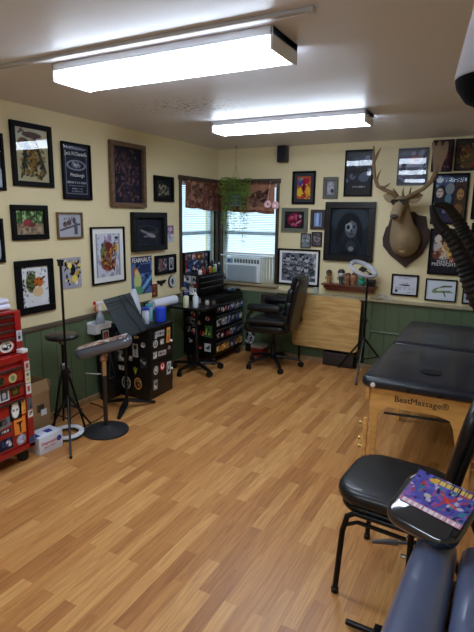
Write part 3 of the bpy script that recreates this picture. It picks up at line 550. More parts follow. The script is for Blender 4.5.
body = [((0, -.03, .0), (0, -1, 0), .13, .175), ((0, -.08, -.01), (0, -1, .1), .145, .165), ((0, -.14, .01), (0, -1, .35), .14, .15), ((-.005, -.18, .07), (0, -.8, .8), .125, .125), ((-.015, -.2, .15), (0, -.5, 1), .102, .105), ((-.025, -.215, .23), (0, -.5, 1), .082, .088), ((-.03, -.225, .30), (-.0, -.7, .7), .07, .08),
        ((-.032, -.245, .345), (-.05, -1, .1), .066, .07), ((-.034, -.285, .34), (-.05, -1, -.35), .064, .066), ((-.038, -.33, .30), (-.1, -1, -.7), .054, .056), ((-.044, -.37, .262), (-.1, -1, -.8), .05, .05), ((-.048, -.40, .232), (-.1, -1, -.8), .052, .048), ((-.05, -.42, .212), (-.1, -1, -.8), .046, .04), ((-.051, -.428, .204), (-.1, -1, -.8), .012, .012)]
loft(bm, [ring(*b_) for b_ in body]); part('head', bm, FUR, t)
bm = BM(); lathe(bm, [(.0, -.012), (.018, -.008), (.022, .003), (.015, .012), (0, .014)], 14, T(-.050, -.428, .222) @ R('X', 60) @ Matrix.Scale(1.6, 4)); part('nose', bm, mat('deer nose', (30, 24, 24), .35), t)
for sx in (-1, 1):
    bm = BM(); base = Vector((-.03+sx*.058, -.225, .375)); tip = Vector((-.03+sx*.185, -.22, .415)); rings = []
    for f, w_ in ((0, .02), (.25, .043), (.5, .048), (.75, .034), (.97, .005)):
        c = base.lerp(tip, f); rings.append(ring(c, (sx, 0, .2), .008, w_, 12))
    loft(bm, rings); part('ear', bm, FUR, t)
    bm = BM(); bmesh.ops.create_uvsphere(bm, u_segments=10, v_segments=8, radius=.011, matrix=T(-.035+sx*.055, -.285, .355)); part('eye', bm, BLACK, t)
bm = BM(); bmesh.ops.create_uvsphere(bm, u_segments=12, v_segments=8, radius=.02, matrix=T(.0, -.2, -.11) @ Matrix.Diagonal((1.6, .5, .8, 1))); bmesh.ops.create_uvsphere(bm, u_segments=12, v_segments=8, radius=.012, matrix=T(.05, -.19, -.03)); part('chest_tuft', bm, mat('pale fur', (160, 138, 104), .9, bump=.8, bscale=90), t)
ANT = mat('antler bone', (118, 94, 64), .6, var=.3, vscale=16, bump=.4, bscale=60)
def W(pts): return [(x-CX, y, z-1.4) for x, y, z in pts]
bm = BM()
tube(bm, W([(2.12, -.24, 1.77), (2.075, -.27, 1.835), (1.99, -.28, 1.866), (1.93, -.28, 1.9), (1.895, -.28, 1.976), (1.876, -.28, 2.096), (1.871, -.28, 2.187), (1.865, -.28, 2.27)]), [.02, .019, .018, .018, .017, .018, .013, .005], 9)
tube(bm, W([(1.877, -.28, 2.12), (1.908, -.28, 2.2), (1.935, -.28, 2.25)]), [.014, .012, .004], 8)
tube(bm, W([(1.95, -.285, 1.89), (2.0, -.32, 1.888), (2.03, -.33, 1.902), (2.056, -.34, 1.925)]), [.014, .012, .01, .003], 8)
tube(bm, W([(1.912, -.28, 1.93), (1.925, -.3, 1.975), (1.935, -.3, 2.01), (1.955, -.3, 2.05)]), [.013, .011, .008, .003], 8)
tube(bm, W([(2.115, -.25, 1.81), (2.10, -.29, 1.84), (2.078, -.31, 1.875)]), [.012, .01, .003], 8)
part('left_antler', bm, ANT, t)
bm = BM()
tube(bm, W([(2.18, -.24, 1.77), (2.22, -.26, 1.81), (2.266, -.28, 1.829), (2.342, -.28, 1.869), (2.405, -.28, 1.93), (2.434, -.28, 2.0), (2.447, -.28, 2.07)]), [.02, .019, .018, .018, .019, .022, .026], 9)
tube(bm, W([(2.17, -.26, 1.79), (2.168, -.3, 1.84), (2.175, -.31, 1.883)]), [.012, .01, .003], 8)
tube(bm, W([(2.225, -.27, 1.815), (2.232, -.3, 1.85), (2.24, -.31, 1.884)]), [.011, .009, .003], 8)
prism(bm, [(x-CX, z-1.4) for x, z in [(2.42, 2.03), (2.403, 2.13), (2.393, 2.22), (2.383, 2.275), (2.407, 2.272), (2.415, 2.24), (2.43, 2.244), (2.44, 2.285), (2.462, 2.28), (2.465, 2.243), (2.482, 2.24), (2.5, 2.278), (2.522, 2.27), (2.528, 2.22), (2.522, 2.17), (2.498, 2.10), (2.475, 2.02)]], -.292, -.266)
o = part('right_antler', bm, ANT, t)
t = thing('sunglasses', 'black sunglasses worn by the mounted stag', 'sunglasses', (CX-.036, -.31, 1.752))
bm = BM()
for sx in (-1, 1): prism(bm, [(sx*.008, .02), (sx*.066, .022), (sx*.074, .0), (sx*.056, -.028), (sx*.024, -.028), (sx*.008, -.008)], -.045, -.037)
part('lens', bm, mat('dark lens', (10, 10, 14), .1), t)
bm = BM(); tube(bm, [(-.066, -.04, .018), (0, -.047, .018), (.066, -.04, .018)], .005, 6)
for sx in (-1, 1): tube(bm, [(sx*.066, -.04, .014), (sx*.068, .0, .014), (sx*.072, .06, .016)], .004, 6)
part('frame', bm, BLACK, t)

# ------------------------------------------------------------------ shelf with figurines
t = thing('wall_shelf', 'dark red-brown mantel shelf with moulded front holding figurines', 'shelf', (1.645, 0, .905))
SH = wood('shelf mahogany', (84, 38, 28), (112, 54, 40), (2, 9, 9), .35, .3)
bm = BM(); box(bm, -.29, .29, -.115, -.001, -.018, 0, bev=.004); part('shelf_board', bm, SH, t)
bm = BM(); box(bm, -.27, .27, -.095, -.001, -.05, -.018, bev=.006); box(bm, -.255, .255, -.075, -.001, -.075, -.05, bev=.006); part('moulding', bm, SH, t)
def figurine(x, h, body, head, hat, label, fat=1., arms=True, hr=.022):
    fat *= 1.4; hr *= 1.32; h *= .92
    t = thing('figurine', label, 'figurine', (x, -.062, .9055), group='figurines on the mantel shelf')
    bm = BM(); lathe(bm, [(.018, 0), (.02, .004), (.012*fat, .01), (.016*fat, h*.3), (.019*fat, h*.5), (.012, h*.62)], 14)
    if arms:
        for s in (-1, 1): tube(bm, [(s*.014*fat, 0, h*.56), (s*.026*fat, -.008, h*.42), (s*.02*fat, -.018, h*.32)], [.006, .005, .004], 7)
    part('body', bm, mat('figure %s %d %d %d' % (('body',)+body), body, .5), t)
    bm = BM(); bmesh.ops.create_uvsphere(bm, u_segments=14, v_segments=10, radius=hr, matrix=T(0, -.002, h*.62+hr*.8)); part('head', bm, mat('figure %s %d %d %d' % (('head',)+head), head, .5), t)
    if hat:
        bm = BM(); lathe(bm, [(hr*1.05, h*.62+hr*.9), (hr*1.0, h*.62+hr*1.5), (hr*.6, h*.62+hr*2.0), (.0, h*.62+hr*2.1)], 14); part('hair', bm, mat('figure %s %d %d %d' % (('hair',)+hat), hat, .6), t)
figurine(1.422, .145, (150, 110, 60), (120, 78, 54), (50, 32, 26), 'brown figurine at the left end of the mantel shelf')
figurine(1.556, .15, (52, 58, 66), (206, 206, 206), (34, 34, 38), 'white faced figurine in dark clothes on the mantel shelf', hr=.027)
figurine(1.632, .11, (130, 70, 44), (176, 120, 86), (90, 50, 36), 'reddish figurine beneath the ring light on the mantel shelf', .95)
figurine(1.700, .13, (150, 90, 60), (190, 150, 120), (96, 50, 40), 'small copper coloured figurine beside the teal one on the mantel shelf', .85)
figurine(1.775, .105, (60, 164, 142), (60, 164, 142), None, 'squat teal figurine on the mantel shelf', 1.5, hr=.024)
t = thing('small_box', 'small black cube box at the right end of the mantel shelf', 'box', (1.885, -.06, .9055))
bm = BM(); box(bm, -.032, .032, -.03, .03, 0, .06, bev=.003); part('body', bm, BLACK, t)
bm = BM(); box(bm, -.034, .034, -.032, .032, .055, .07, bev=.003); part('lid', bm, mat('dark lid', (40, 30, 32), .4), t)
t = thing('paper_cup', 'pale blue cup standing on the wall ledge above the wooden board', 'cup', (1.272, -.028, .7725))
bm = BM(); lathe(bm, [(.016, 0), (.019, .002), (.024, .066), (.026, .07), (.023, .07), (.018, .006), (0, .005)], 18); part('body', bm, mat('pale blue paper', (176, 204, 210), .6), t)
bm = BM(); tube(bm, [(.0245*math.cos(a), .0245*math.sin(a), .07) for a in [2*PI*k/20 for k in range(21)]], .0015, 6, cap=False); part('rim', bm, WHITEP, t)
bm = BM()
for k, (x, z, r_) in enumerate([(-.06, .028, .02), (-.035, .034, .022), (-.005, .024, .02), (.02, .016, .015), (.045, .014, .012), (.065, .011, .01)]):
    tube(bm, [(x+r_*math.cos(a)*1.1, .004*math.sin(a*3), z+r_*math.sin(a)) for a in [2*PI*j/12 for j in range(13)]], .004, 6, cap=False)
    bmesh.ops.create_uvsphere(bm, u_segments=8, v_segments=6, radius=r_*.5, matrix=T(x, 0, z))
solo('lace_ornament', bm, mat('white resin', (214, 212, 206), .6), 'white lacy ornament lying on the ledge right of the mantel shelf', 'ornament', (2.02, -.03, .7735))

# ------------------------------------------------------------------ wooden board leaning on the wall, box below, conduit
t = thing('folding_table', 'folded light wood table with rounded corners leaning on the green wall', 'table', (1.42, -.10, .183))
PINE = wood('pale butcher block', (178, 136, 78), (220, 182, 118), (1.2, 9, 9), .4, .15)
Ml = R('X', -4)
bm = BM(); slab(bm, .75, .575, .05, [(.004, 0), (0, .004), (0, .024), (.004, .028)], Ml @ T(0, 0, .288) @ R('X', 90)); part('tabletop', bm, PINE, t)
bm = BM(); box(bm, -.33, .33, .002, .016, .05, .53, M=Ml, bev=.004); part('apron', bm, BLKMET, t)
for x in (-.30, .345):
    bm = BM(); tube(bm, [Ml @ Vector((x, .018, .5)), Ml @ Vector((x, .022, .0)), (x, .02, -.183)], .011, 8); part('leg', bm, BLKMET, t)
bm = BM(); box(bm, .374, .386, -.03, .018, .04, .56, M=Ml, bev=.003); part('edge_rail', bm, BLKMET, t)
t = thing('storage_box', 'dark brown box on the floor under the folded wooden table', 'box', (1.58, -.07, 0))
bm = BM(); box(bm, -.17, .17, -.035, .04, .001, .135, bev=.004); part('body', bm, mat('dark brown box', (46, 34, 30), .6), t)
bm = BM(); box(bm, -.173, .173, -.038, .043, .125, .15, bev=.003); part('lid', bm, mat('dark brown lid', (56, 42, 38), .5), t)
bm = BM(); tube(bm, [(1.88, -.022, .425), (2.9, -.022, .41)], .009, 8)
for x in (2.0, 2.5): box(bm, x-.01, x+.01, -.032, -.013, .405, .44)
solo('wall_conduit', bm, mat('green painted pipe', (96, 118, 88), .4), 'thin green painted pipe fixed along the boards behind the light stand', 'pipe')
t = thing('sign_board', 'black board with white script leaning behind the tool cabinet', 'sign', (.475, -.05, 0), rot=(math.radians(-6), 0, 0))
bm = BM(); box(bm, -.055, .055, -.006, .006, .002, .30, bev=.002); part('board', bm, BLACK, t)
text('Rock', .07, INKW, t, T(-.02, -.008, .17) @ R('Y', -75), shear=.3); text('Roll', .07, INKW, t, T(.03, -.008, .14) @ R('Y', -75), shear=.3)
t = thing('tissue_box', 'dark floral patterned box on a bracket under the window sill behind the office chair', 'box', (.738, -.075, .60))
bm = BM(); box(bm, -.085, .085, -.06, .055, .012, .125, bev=.004); part('box_body', bm, mat('dark floral card', (58, 44, 46), .5, var=.7, vscale=38), t)
bm = BM(); box(bm, -.095, .095, -.062, .07, 0, .011, bev=.002); box(bm, -.01, .01, .035, .07, -.08, 0); part('bracket', bm, BLKMET, t)
t = thing('supply_box', 'red and white carton on the floor behind the office chair base', 'box', (.645, -.13, 0))
bm = BM(); box(bm, -.075, .075, -.07, .07, .001, .10, bev=.002); part('box_body', bm, mat('red carton', (150, 44, 40), .6), t)
bm = BM(); box(bm, -.077, .077, -.072, .072, .10, .135, bev=.002); part('lid', bm, mat('pale carton', (180, 172, 168), .6), t)

# ------------------------------------------------------------------ ring light on stand, right
def tripod(t, zc, legs, pole_top, th=.008, hub=.38):
    for a, r in legs:
        a = math.radians(a); bm = BM(); c, s = math.cos(a), math.sin(a)
        tube(bm, [(.015*c, .015*s, hub), (r*c, r*s, .008)], [th, th*.9], 6); tube(bm, [(.0, 0, hub*.45), (r*.5*c, r*.5*s, hub*.5)], th*.6, 6)
        part('leg', bm, BLKMET, t)
        bm = BM(); bmesh.ops.create_uvsphere(bm, u_segments=8, v_segments=6, radius=.012, matrix=T(r*c, r*s, .0125)); part('rubber_foot', bm, BLACK, t)
    bm = BM(); tube(bm, [(0, 0, hub*.35), (0, 0, hub+.22)], th*1.4, 8); tube(bm, [(0, 0, hub+.2), (0, 0, pole_top)], th*1.05, 8); part('pole', bm, BLKMET, t)
    for z in (hub, hub+.2):
        bm = BM(); lathe(bm, [(th*2.1, z-.02), (th*2.5, z-.01), (th*2.5, z+.01), (th*2.1, z+.02)], 12); tube(bm, [(th*2, 0, z), (th*2+.022, 0, z)], .007, 6); part('collar', bm, BLACK, t)
t = thing('ring_light_stand', 'tall black tripod stand carrying a white ring light beside the wooden board', 'ring light', (1.885, -.26, 0))
tripod(t, 0, ((-84, .35), (36, .32), (156, .31)), 1.04, .0105)
bm = BM(); Mr = T(-.045, -.03, 1.10) @ R('Y', 27) @ R('X', 15)
tube(bm, [Mr @ Vector((.125*math.cos(a), .125*math.sin(a), 0)) for a in [2*PI*k/32 for k in range(33)]], .024, 10, cap=False, flat=.7); part('ring_lamp', bm, mat('white ring plastic', (186, 188, 204), .35, var=.02), t)
bm = BM(); tube(bm, [(0, 0, 1.03), (.03, -.005, 1.06), Mr @ Vector((.115, 0, -.01))], .009, 8); tube(bm, [Mr @ Vector((.11, 0, 0)), Mr @ Vector((.04, 0, .0)), Mr @ Vector((.01, .0, .01))], .006, 6)
box(bm, -.03, .03, -.045, .045, -.005, .005, M=Mr @ R('X', 0)); part('phone_holder', bm, BLACK, t)

# ------------------------------------------------------------------ office chair
t = thing('office_chair', 'black padded leather office chair with armrests before the back wall', 'chair', (.955, -.43, 0), math.radians(186))
def caster(t, x, y, r=.026, a=0, m=None):
    bm = BM(); M0 = T(x, y, 0) @ Matrix.Rotation(a, 4, 'Z')
    for s in (-1, 1): lathe(bm, [(.0, -.009), (r*.8, -.009), (r, -.005), (r, .005), (r*.8, .009), (0, .009)], 16, M0 @ T(.01, s*.014, r+.001) @ R('X', 90))
    box(bm, -.012, .03, -.004, .004, r*.9, r*2.1, M=M0); tube(bm, [M0 @ Vector((0, 0, r*1.6)), M0 @ Vector((0, 0, r*2.6))], .006, 8)
    return part('caster', bm, m or BLACK, t)
for k in range(5):
    a = k*2*PI/5+math.radians(-22); bm = BM(); c, s = math.cos(a), math.sin(a)
    tube(bm, [(0, 0, .115), (.15*c, .15*s, .105), (.30*c, .30*s, .075)], [.03, .022, .016], 8, flat=.8); part('base_arm', bm, BLACK, t); caster(t, .295*c, .295*s, .028, a+.7)
bm = BM(); lathe(bm, [(.035, .09), (.04, .13), (.028, .15), (.028, .26), (.018, .27), (.018, .40)], 16); part('gas_column', bm, BLKMET, t)
bm = BM(); box(bm, -.12, .12, -.09, .09, .385, .41, bev=.006); tube(bm, [(.0, -.05, .395), (.02, -.26, .39)], .006, 6); part('seat_mechanism', bm, BLKMET, t)
bm = BM(); pad(bm, .52, .50, .11, .11, .05, .012, T(.03, 0, .455)); pad(bm, .40, .40, .05, .1, .025, .01, T(.03, 0, .515)); part('seat', bm, BLEATHER, t)
Mb = T(-.19, 0, .49) @ R('Y', -10)
bm = BM()
for i, (z0, hh, ww, th) in enumerate(((.06, .15, .45, .085), (.19, .15, .47, .08), (.32, .15, .46, .075), (.445, .13, .40, .06))):
    pad(bm, ww, hh+.03, th, .05, .045, .006, Mb @ T(.02 if i % 2 == 0 else .015, 0, z0) @ R('Y', 90) @ R('Z', 90), 5)
pad(bm, .44, .55, .04, .09, .018, 0, Mb @ T(-.03, 0, .24) @ R('Y', 90) @ R('Z', 90)); part('backrest', bm, BLEATHER, t)
for s in (-1, 1):
    bm = BM(); pad(bm, .37, .095, .08, .04, .034, .008, T(.02, s*.275, .685)); part('armrest', bm, BLEATHER, t)
    bm = BM(); tube(bm, [(.13, s*.24, .42), (.2, s*.285, .48), (.19, s*.285, .6), (.13, s*.275, .665)], .014, 8, flat=1.4); tube(bm, [(-.13, s*.275, .665), (-.2, s*.28, .58), (-.23, s*.25, .47)], .014, 8, flat=1.4); tube(bm, [(.19, s*.28, .545), (-.2, s*.28, .545)], .03, 8); part('arm_support', bm, BLACK, t)

# ------------------------------------------------------------------ tool cabinet with tool chest, tray stand
Z3 = Matrix.Identity(4)
t = thing('tool_cabinet', 'wide black rolling tool cabinet covered in stickers under the window corner', 'tool cabinet', (.215, -.45, 0))
MX = R('Z', 90)                          # local -Y of a decal -> +X of the cabinet
bm = BM(); box(bm, -.19, .195, -.33, .33, .10, .74, bev=.005); part('body', bm, BLKMET, t)
for i, (z0, z1) in enumerate(((.125, .255), (.27, .40), (.415, .55), (.565, .67))):
    bm = BM(); box(bm, .195, .208, -.315, .315, z0, z1, bev=.003); d = part('drawer', bm, BLKMET, t)
    bm = BM(); box(bm, .208, .225, -.305, .305, z1-.018, z1-.006, bev=.003); part('drawer_pull', bm, STEEL, d)
    r_ = random.Random(i); y = -.29
    while y < .27:
        w_ = .06+.05*r_.random(); kd = r_.choice([0, 1, 2, 9, 8, 9, 6, 1, 9] if i else [5, 6, 9, 5, 8])
        sticker(d, T(.2095, y+w_/2, (z0+z1)/2-.01) @ MX, w_, (z1-z0)*(.5+.25*r_.random()), kd, r_.random() < .35, seed=i*20+int(y*50)+30, ang=r_.uniform(-14, 14)); y += w_+.004+.008*r_.random()
for (x, z, w_, h_, kd, dc) in ((-.12, .48, .09, .09, 9, 1), (-.13, .38, .08, .08, 9, 1), (-.05, .44, .07, .07, 9, 0), (.0, .57, .06, .06, 9, 0), (.12, .20, .08, .09, 0, 0), (.02, .20, .07, .07, 1, 1), (.13, .38, .09, .13, 3, 0), (.05, .35, .06, .06, 4, 1), (-.05, .36, .08, .07, 7, 1), (.02, .46, .07, .05, 1, 0), (.12, .52, .06, .05, 7, 1), (-.06, .52, .12, .12, 1, 1), (-.1, .25, .06, .06, 1, 1), (.06, .62, .08, .05, 4, 0), (-.03, .63, .07, .05, 1, 0)):
    sticker(t, T(x, -.3315, z), w_, h_, kd, bool(dc), seed=int(x*999+z*77)+200)
for x, y in ((-.15, -.28), (.15, -.28), (-.15, .28), (.15, .28)):
    q = caster(t, x, y, .034, .4); 
    for v in q.data.vertices: v.co.z *= 1.13
t2 = thing('tool_chest', 'small black sticker-covered tool chest with open lid on the tool cabinet', 'tool chest', (.145, -.53, .7415))
bm = BM(); box(bm, -.125, .09, -.26, .26, 0, .235, bev=.004); part('body', bm, BLKMET, t2)
for i, (z0, z1) in enumerate(((.012, .10), (.108, .16), (.168, .22))):
    bm = BM(); box(bm, .09, .10, -.25, .25, z0, z1, bev=.002); d = part('drawer', bm, BLKMET, t2)
    bm = BM(); box(bm, .10, .112, -.245, .245, z1-.013, z1-.004, bev=.002); part('drawer_pull', bm, STEEL, d)
for (x, z, w_, h_, kd) in ((-.05, .19, .09, .07, 2), (.03, .18, .06, .09, 8), (-.07, .09, .07, .12, 6), (.02, .07, .09, .1, 2), (.05, .12, .05, .05, 4), (-.02, .13, .06, .05, 0)):
    sticker(t2, T(x-.01, -.2615, z), w_, h_, kd, seed=int(z*900+x*50)+99)
bm = BM(); box(bm, -.135, -.118, -.26, .26, .235, .465, bev=.004); box(bm, -.118, -.09, -.26, -.25, .24, .46); box(bm, -.118, -.09, .25, .26, .24, .46); box(bm, -.118, -.09, -.26, .26, .452, .462); ld = part('lid', bm, BLKMET, t2)
r_ = random.Random(4)
for iy in range(6):
    for iz in range(3):
        kd = [1, 2, 1, 7, 6, 9, 9, 1][r_.randrange(8)]; sticker(ld, T(-.1165+.0003*((iy+iz) % 3), -.215+iy*.086, .28+iz*.068) @ MX, .07+.02*r_.random(), .055+.02*r_.random(), kd, r_.random() < .2, seed=iy*7+iz+500, ang=r_.uniform(-12, 12))
sticker(ld, T(-.1155, .06, .405) @ MX, .15, .075, 5, seed=77, spec=[('e', .5, .5, .4, .3, (220, 110, 40)), ('e', .5, .5, .2, .16, (240, 190, 80)), ('s', 5, [(60, 30, 20)], .12, .2, .2, .8, .8)], bg=(70, 40, 30))
bl = {'clear': (196, 202, 206), 'orange': (206, 110, 40), 'black': (26, 26, 30), 'green': (126, 156, 60), 'red': (160, 40, 44), 'white': (228, 228, 228)}
def bottle(loc, r, h, col, cap, label, name='ink_bottle', cat='bottle', group='ink bottles on the tool chest', neck=.45):
    t = thing(name, label, cat, loc, group=group)
    bm = BM(); lathe(bm, [(r*.9, 0), (r, r*.15), (r, h*.68), (r*.8, h*.76), (r*neck, h*.8), (r*neck, h*.84)], 18); part('body', bm, mat('bottle %d %d %d' % col, col, .3), t)
    bm = BM(); lathe(bm, [(r*neck*1.25, h*.82), (r*neck*1.25, h*.92), (r*neck*.5, h*.95), (r*neck*.35, h), (0, h)], 14); part('cap', bm, mat('cap %d %d %d' % cap, cap, .35), t)
    return t
for i, (x, y, r_, h_, c1, c2, lb) in enumerate(((.19, -.30, .024, .10, 'black', 'white', 'black ink bottle with white cap at the right end on top of the tool chest'), (.18, -.37, .022, .11, 'clear', 'black', 'clear ink bottle with black cap on the tool chest'), (.2, -.43, .02, .08, 'green', 'black', 'small green ink bottle on the tool chest'), (.19, -.50, .024, .075, 'orange', 'white', 'orange ink bottle on the tool chest'),
        (.20, -.57, .022, .07, 'black', 'red', 'black ink bottle with red cap on the tool chest'), (.12, -.34, .024, .13, 'black', 'black', 'tall all-black ink bottle at the back of the tool chest'), (.2, -.64, .02, .065, 'red', 'black', 'red ink bottle on the tool chest'), (.195, -.71, .022, .06, 'white', 'orange', 'white ink bottle with orange cap at the left end of the tool chest'))):
    bottle((x, y, .977), r_, h_, bl[c1], bl[c2], lb)
# things on the cabinet top in front of the chest
t = thing('ink_tray', 'low dark tray with glass jars at the window end of the tool cabinet', 'tray', (.335, -.25, .7415))
bm = BM(); box(bm, -.06, .06, -.1, .1, 0, .006); 
for a in ((-.06, -.055, -.1, .1), (.055, .06, -.1, .1), (-.06, .06, -.1, -.095), (-.06, .06, .095, .1)): box(bm, a[0], a[1], a[2], a[3], .006, .03)
part('tray_body', bm, BLACK, t)
for i, (y, c1, lb) in enumerate(((-.33+.02, (70, 110, 130), 'blue grey jar in the tray, nearer the bottles'), (-.25, (50, 70, 90), 'dark blue jar in the middle of the tray'), (-.19, (120, 140, 150), 'pale grey jar in the tray, nearest the window'))):
    bottle((.335, y, .749), .022, .045, c1, (150, 150, 155), lb, 'glass_jar', 'jar', 'jars in the dark tray', .8)
# tray stand
t = thing('tray_stand', 'black wheeled work stand with flat top beside the tool cabinet', 'work stand', (.335, -1.0, 0))
for k in range(5):
    a = k*2*PI/5+math.radians(44); bm = BM(); c, s = math.cos(a), math.sin(a)
    tube(bm, [(0, 0, .085), (.13*c, .13*s, .08), (.255*c, .255*s, .065)], [.032, .028, .022], 8, flat=.6); part('base_arm', bm, BLKMET, t); caster(t, .25*c, .25*s, .03, a+.5)
bm = BM(); lathe(bm, [(.035, .07), (.035, .11), (.022, .12), (.022, .4), (.016, .41), (.016, .68)], 14); part('column', bm, BLKMET, t)
bm = BM(); slab(bm, .42, .40, .03, [(.003, .68), (0, .683), (0, .70), (.003, .703)], T(.0, 0, 0)); part('top', bm, BLKWOOD, t)
bottle((.325, -1.175, .7035), .029, .15, (206, 212, 178), (44, 40, 120), 'pale green soap squeeze bottle with dark blue cap on the work stand', 'squeeze_bottle', 'bottle', 'squeeze bottles on the work stand')
bottle((.405, -1.125, .7035), .029, .15, (214, 226, 236), (225, 225, 228), 'white squeeze bottle with white spout on the work stand', 'squeeze_bottle', 'bottle', 'squeeze bottles on the work stand')
for x, y, h_, cc, lb in ((.42, -.93, .06, (196, 190, 184), 'pale ink cap tub at the back of the work stand'), (.47, -.88, .05, (110, 90, 84), 'brown tub at the back of the work stand'), (.30, -.9, .06, (150, 150, 156), 'grey tub at the back of the work stand')):
    bottle((x, y, .7035), .022, h_, cc, (40, 36, 40), lb, 'ink_tub', 'tub', 'tubs on the work stand', .9)

# ------------------------------------------------------------------ black sticker cabinet and what stands on it
t = thing('storage_cabinet', 'low black cabinet with white stickers by the left wall', 'cabinet', (.25, -1.77, 0), math.radians(2))
bm = BM(); box(bm, -.20, .20, -.18, .18, .002, .63, bev=.004); part('body', bm, BLKWOOD, t)
bm = BM(); box(bm, -.205, .21, -.185, .185, .63, .65, bev=.004); part('top', bm, BLKWOOD, t)
for (z0, z1) in ((.10, .34), (.35, .615)):
    bm = BM(); box(bm, .20, .212, -.17, .17, z0, z1, bev=.003); d = part('door' if z0 < .2 else 'drawer', bm, BLKWOOD, t)
    bm = BM(); bmesh.ops.create_uvsphere(bm, u_segments=12, v_segments=8, radius=.013, matrix=T(.225, .13, (z0+z1)/2)); part('knob', bm, WHITEP, d)
gsp = lambda c: [('e', .5, .5, .32, .32, (40, 40, 44)), ('e', .5, .55, .2, .2, c)]
for (y, z, w_, h_, kd, dc, sp) in ((-.09, .575, .03, .06, 0, 0, None), (-.02, .58, .11, .05, 0, 0, [('t', .5, .6, (90, 90, 96), .1, .9)]), (.10, .54, .06, .14, 5, 0, [('e', .5, .7, .3, .15, (120, 150, 90)), ('e', .5, .3, .3, .2, (200, 90, 60))]), (-.1, .50, .07, .07, 0, 1, gsp((180, 180, 180))), (.0, .5, .06, .05, 8, 0, None), (-.11, .40, .055, .06, 2, 0, None), (.0, .395, .12, .045, 0, 0, [('t', .5, .5, (100, 60, 70), .1, .9)]),
        (.11, .42, .04, .04, 0, 1, None), (-.1, .26, .07, .08, 0, 1, gsp((230, 230, 230))), (.0, .27, .08, .08, 4, 1, [('e', .5, .5, .33, .33, (240, 235, 235)), ('e', .5, .6, .16, .2, (150, 40, 40))]), (.1, .23, .07, .12, 0, 0, gsp((200, 200, 210))), (-.11, .13, .06, .09, 8, 0, None)):
    sticker(t, T(.2135, y, z) @ MX, w_, h_, kd, bool(dc), seed=int(z*500+y*100)+61, spec=sp, ang=4)
for (x, z, w_, h_, kd, dc, sp, bg) in ((-.06, .49, .085, .085, 0, 1, gsp((160, 160, 165)), None), (.055, .44, .06, .12, 0, 0, [('e', .5, .75, .3, .2, (40, 40, 40)), ('l', .5, .6, .5, .1, .1, (70, 70, 70))], None), (-.1, .37, .1, .1, 8, 0, None, None), (-.09, .26, .1, .045, 2, 0, None, None), (.05, .255, .06, .08, 3, 0, [('l', .5, .1, .5, .9, .09, (190, 200, 60)), ('l', .5, .2, .2, .8, .08, (190, 200, 60)), ('l', .5, .2, .8, .8, .08, (190, 200, 60))], (26, 28, 24)), (-.055, .13, .1, .12, 0, 1, [('e', .5, .5, .4, .4, (50, 54, 50)), ('e', .5, .65, .25, .12, (190, 190, 120)), ('e', .5, .35, .25, .12, (150, 160, 170))], None), (.075, .14, .08, .11, 5, 1, [('e', .5, .5, .4, .4, (70, 50, 40)), ('s', 6, [(190, 120, 110), (150, 160, 110)], .12, .2, .2, .8, .8)], None), (.07, .56, .06, .03, 5, 1, None, (150, 90, 40)), (-.15, .56, .06, .06, 9, 0, None, None), (.14, .34, .07, .1, 9, 0, None, None), (.0, .36, .05, .05, 8, 1, None, None), (.14, .5, .05, .05, 8, 1, None, None)):
    sticker(t, T(x, -.1815, z), w_, h_, kd, bool(dc), seed=int(z*500+x*100)+161, spec=sp, bg=bg)
t = thing('blue_tub', 'bright blue round tub of wipes on the sticker-covered cabinet', 'tub', (.35, -1.63, .6505), rot=(0, 0, 0))
bm = BM(); lathe(bm, [(.045, 0), (.05, .004), (.05, .09), (.047, .095)], 24); part('body', bm, mat('bright blue plastic', (24, 60, 190), .35), t)
bm = BM(); lathe(bm, [(.05, .092), (.053, .095), (.053, .125), (.048, .13), (0, .13)], 24); part('lid', bm, mat('blue lid plastic', (30, 70, 205), .35), t)
bottle((.31, -1.79, .6505), .032, .155, (206, 214, 232), (30, 60, 170), 'white bottle with blue cap on the cabinet, right behind the music stand desk', 'lotion_bottle', 'bottle', 'bottles on the low cabinet', .9)
bottle((.27, -1.69, .6505), .034, .17, (130, 190, 196), (70, 150, 160), 'teal bottle on the cabinet behind the blue tub', 'lotion_bottle', 'bottle', 'bottles on the low cabinet', .8)
t = thing('paper_stack', 'folded sheet of white paper towel standing behind the music stand', 'paper towel', (.14, -1.72, .6505))
bm = BM(); tube(bm, [(0, 0, 0), (0, .0, .1), (-.0, -.02, .22), (-.0, -.03, .29)], [.055, .065, .05, .03], 10, flat=.5); solo_m = mat('paper towel', (216, 222, 234), .9, bump=.4, bscale=90); part('sheet', bm, solo_m, t)
t = thing('paper_roll', 'white paper towel roll on a holder low on the left wall', 'paper roll', (.10, -1.24, .745), PI/2)
bm = BM(); lathe(bm, [(.018, -.19), (.047, -.19), (.047, .19), (.018, .19)], 28, R('Y', 90)); part('roll', bm, solo_m, t)
bm = BM(); tube(bm, [(-.205, 0, 0), (.205, 0, 0)], .008, 8)
for s in (-1, 1): box(bm, s*.205-.005, s*.205+.005, -.015, .085, -.015, .015, bev=.003)
part('holder', bm, BLKMET, t)
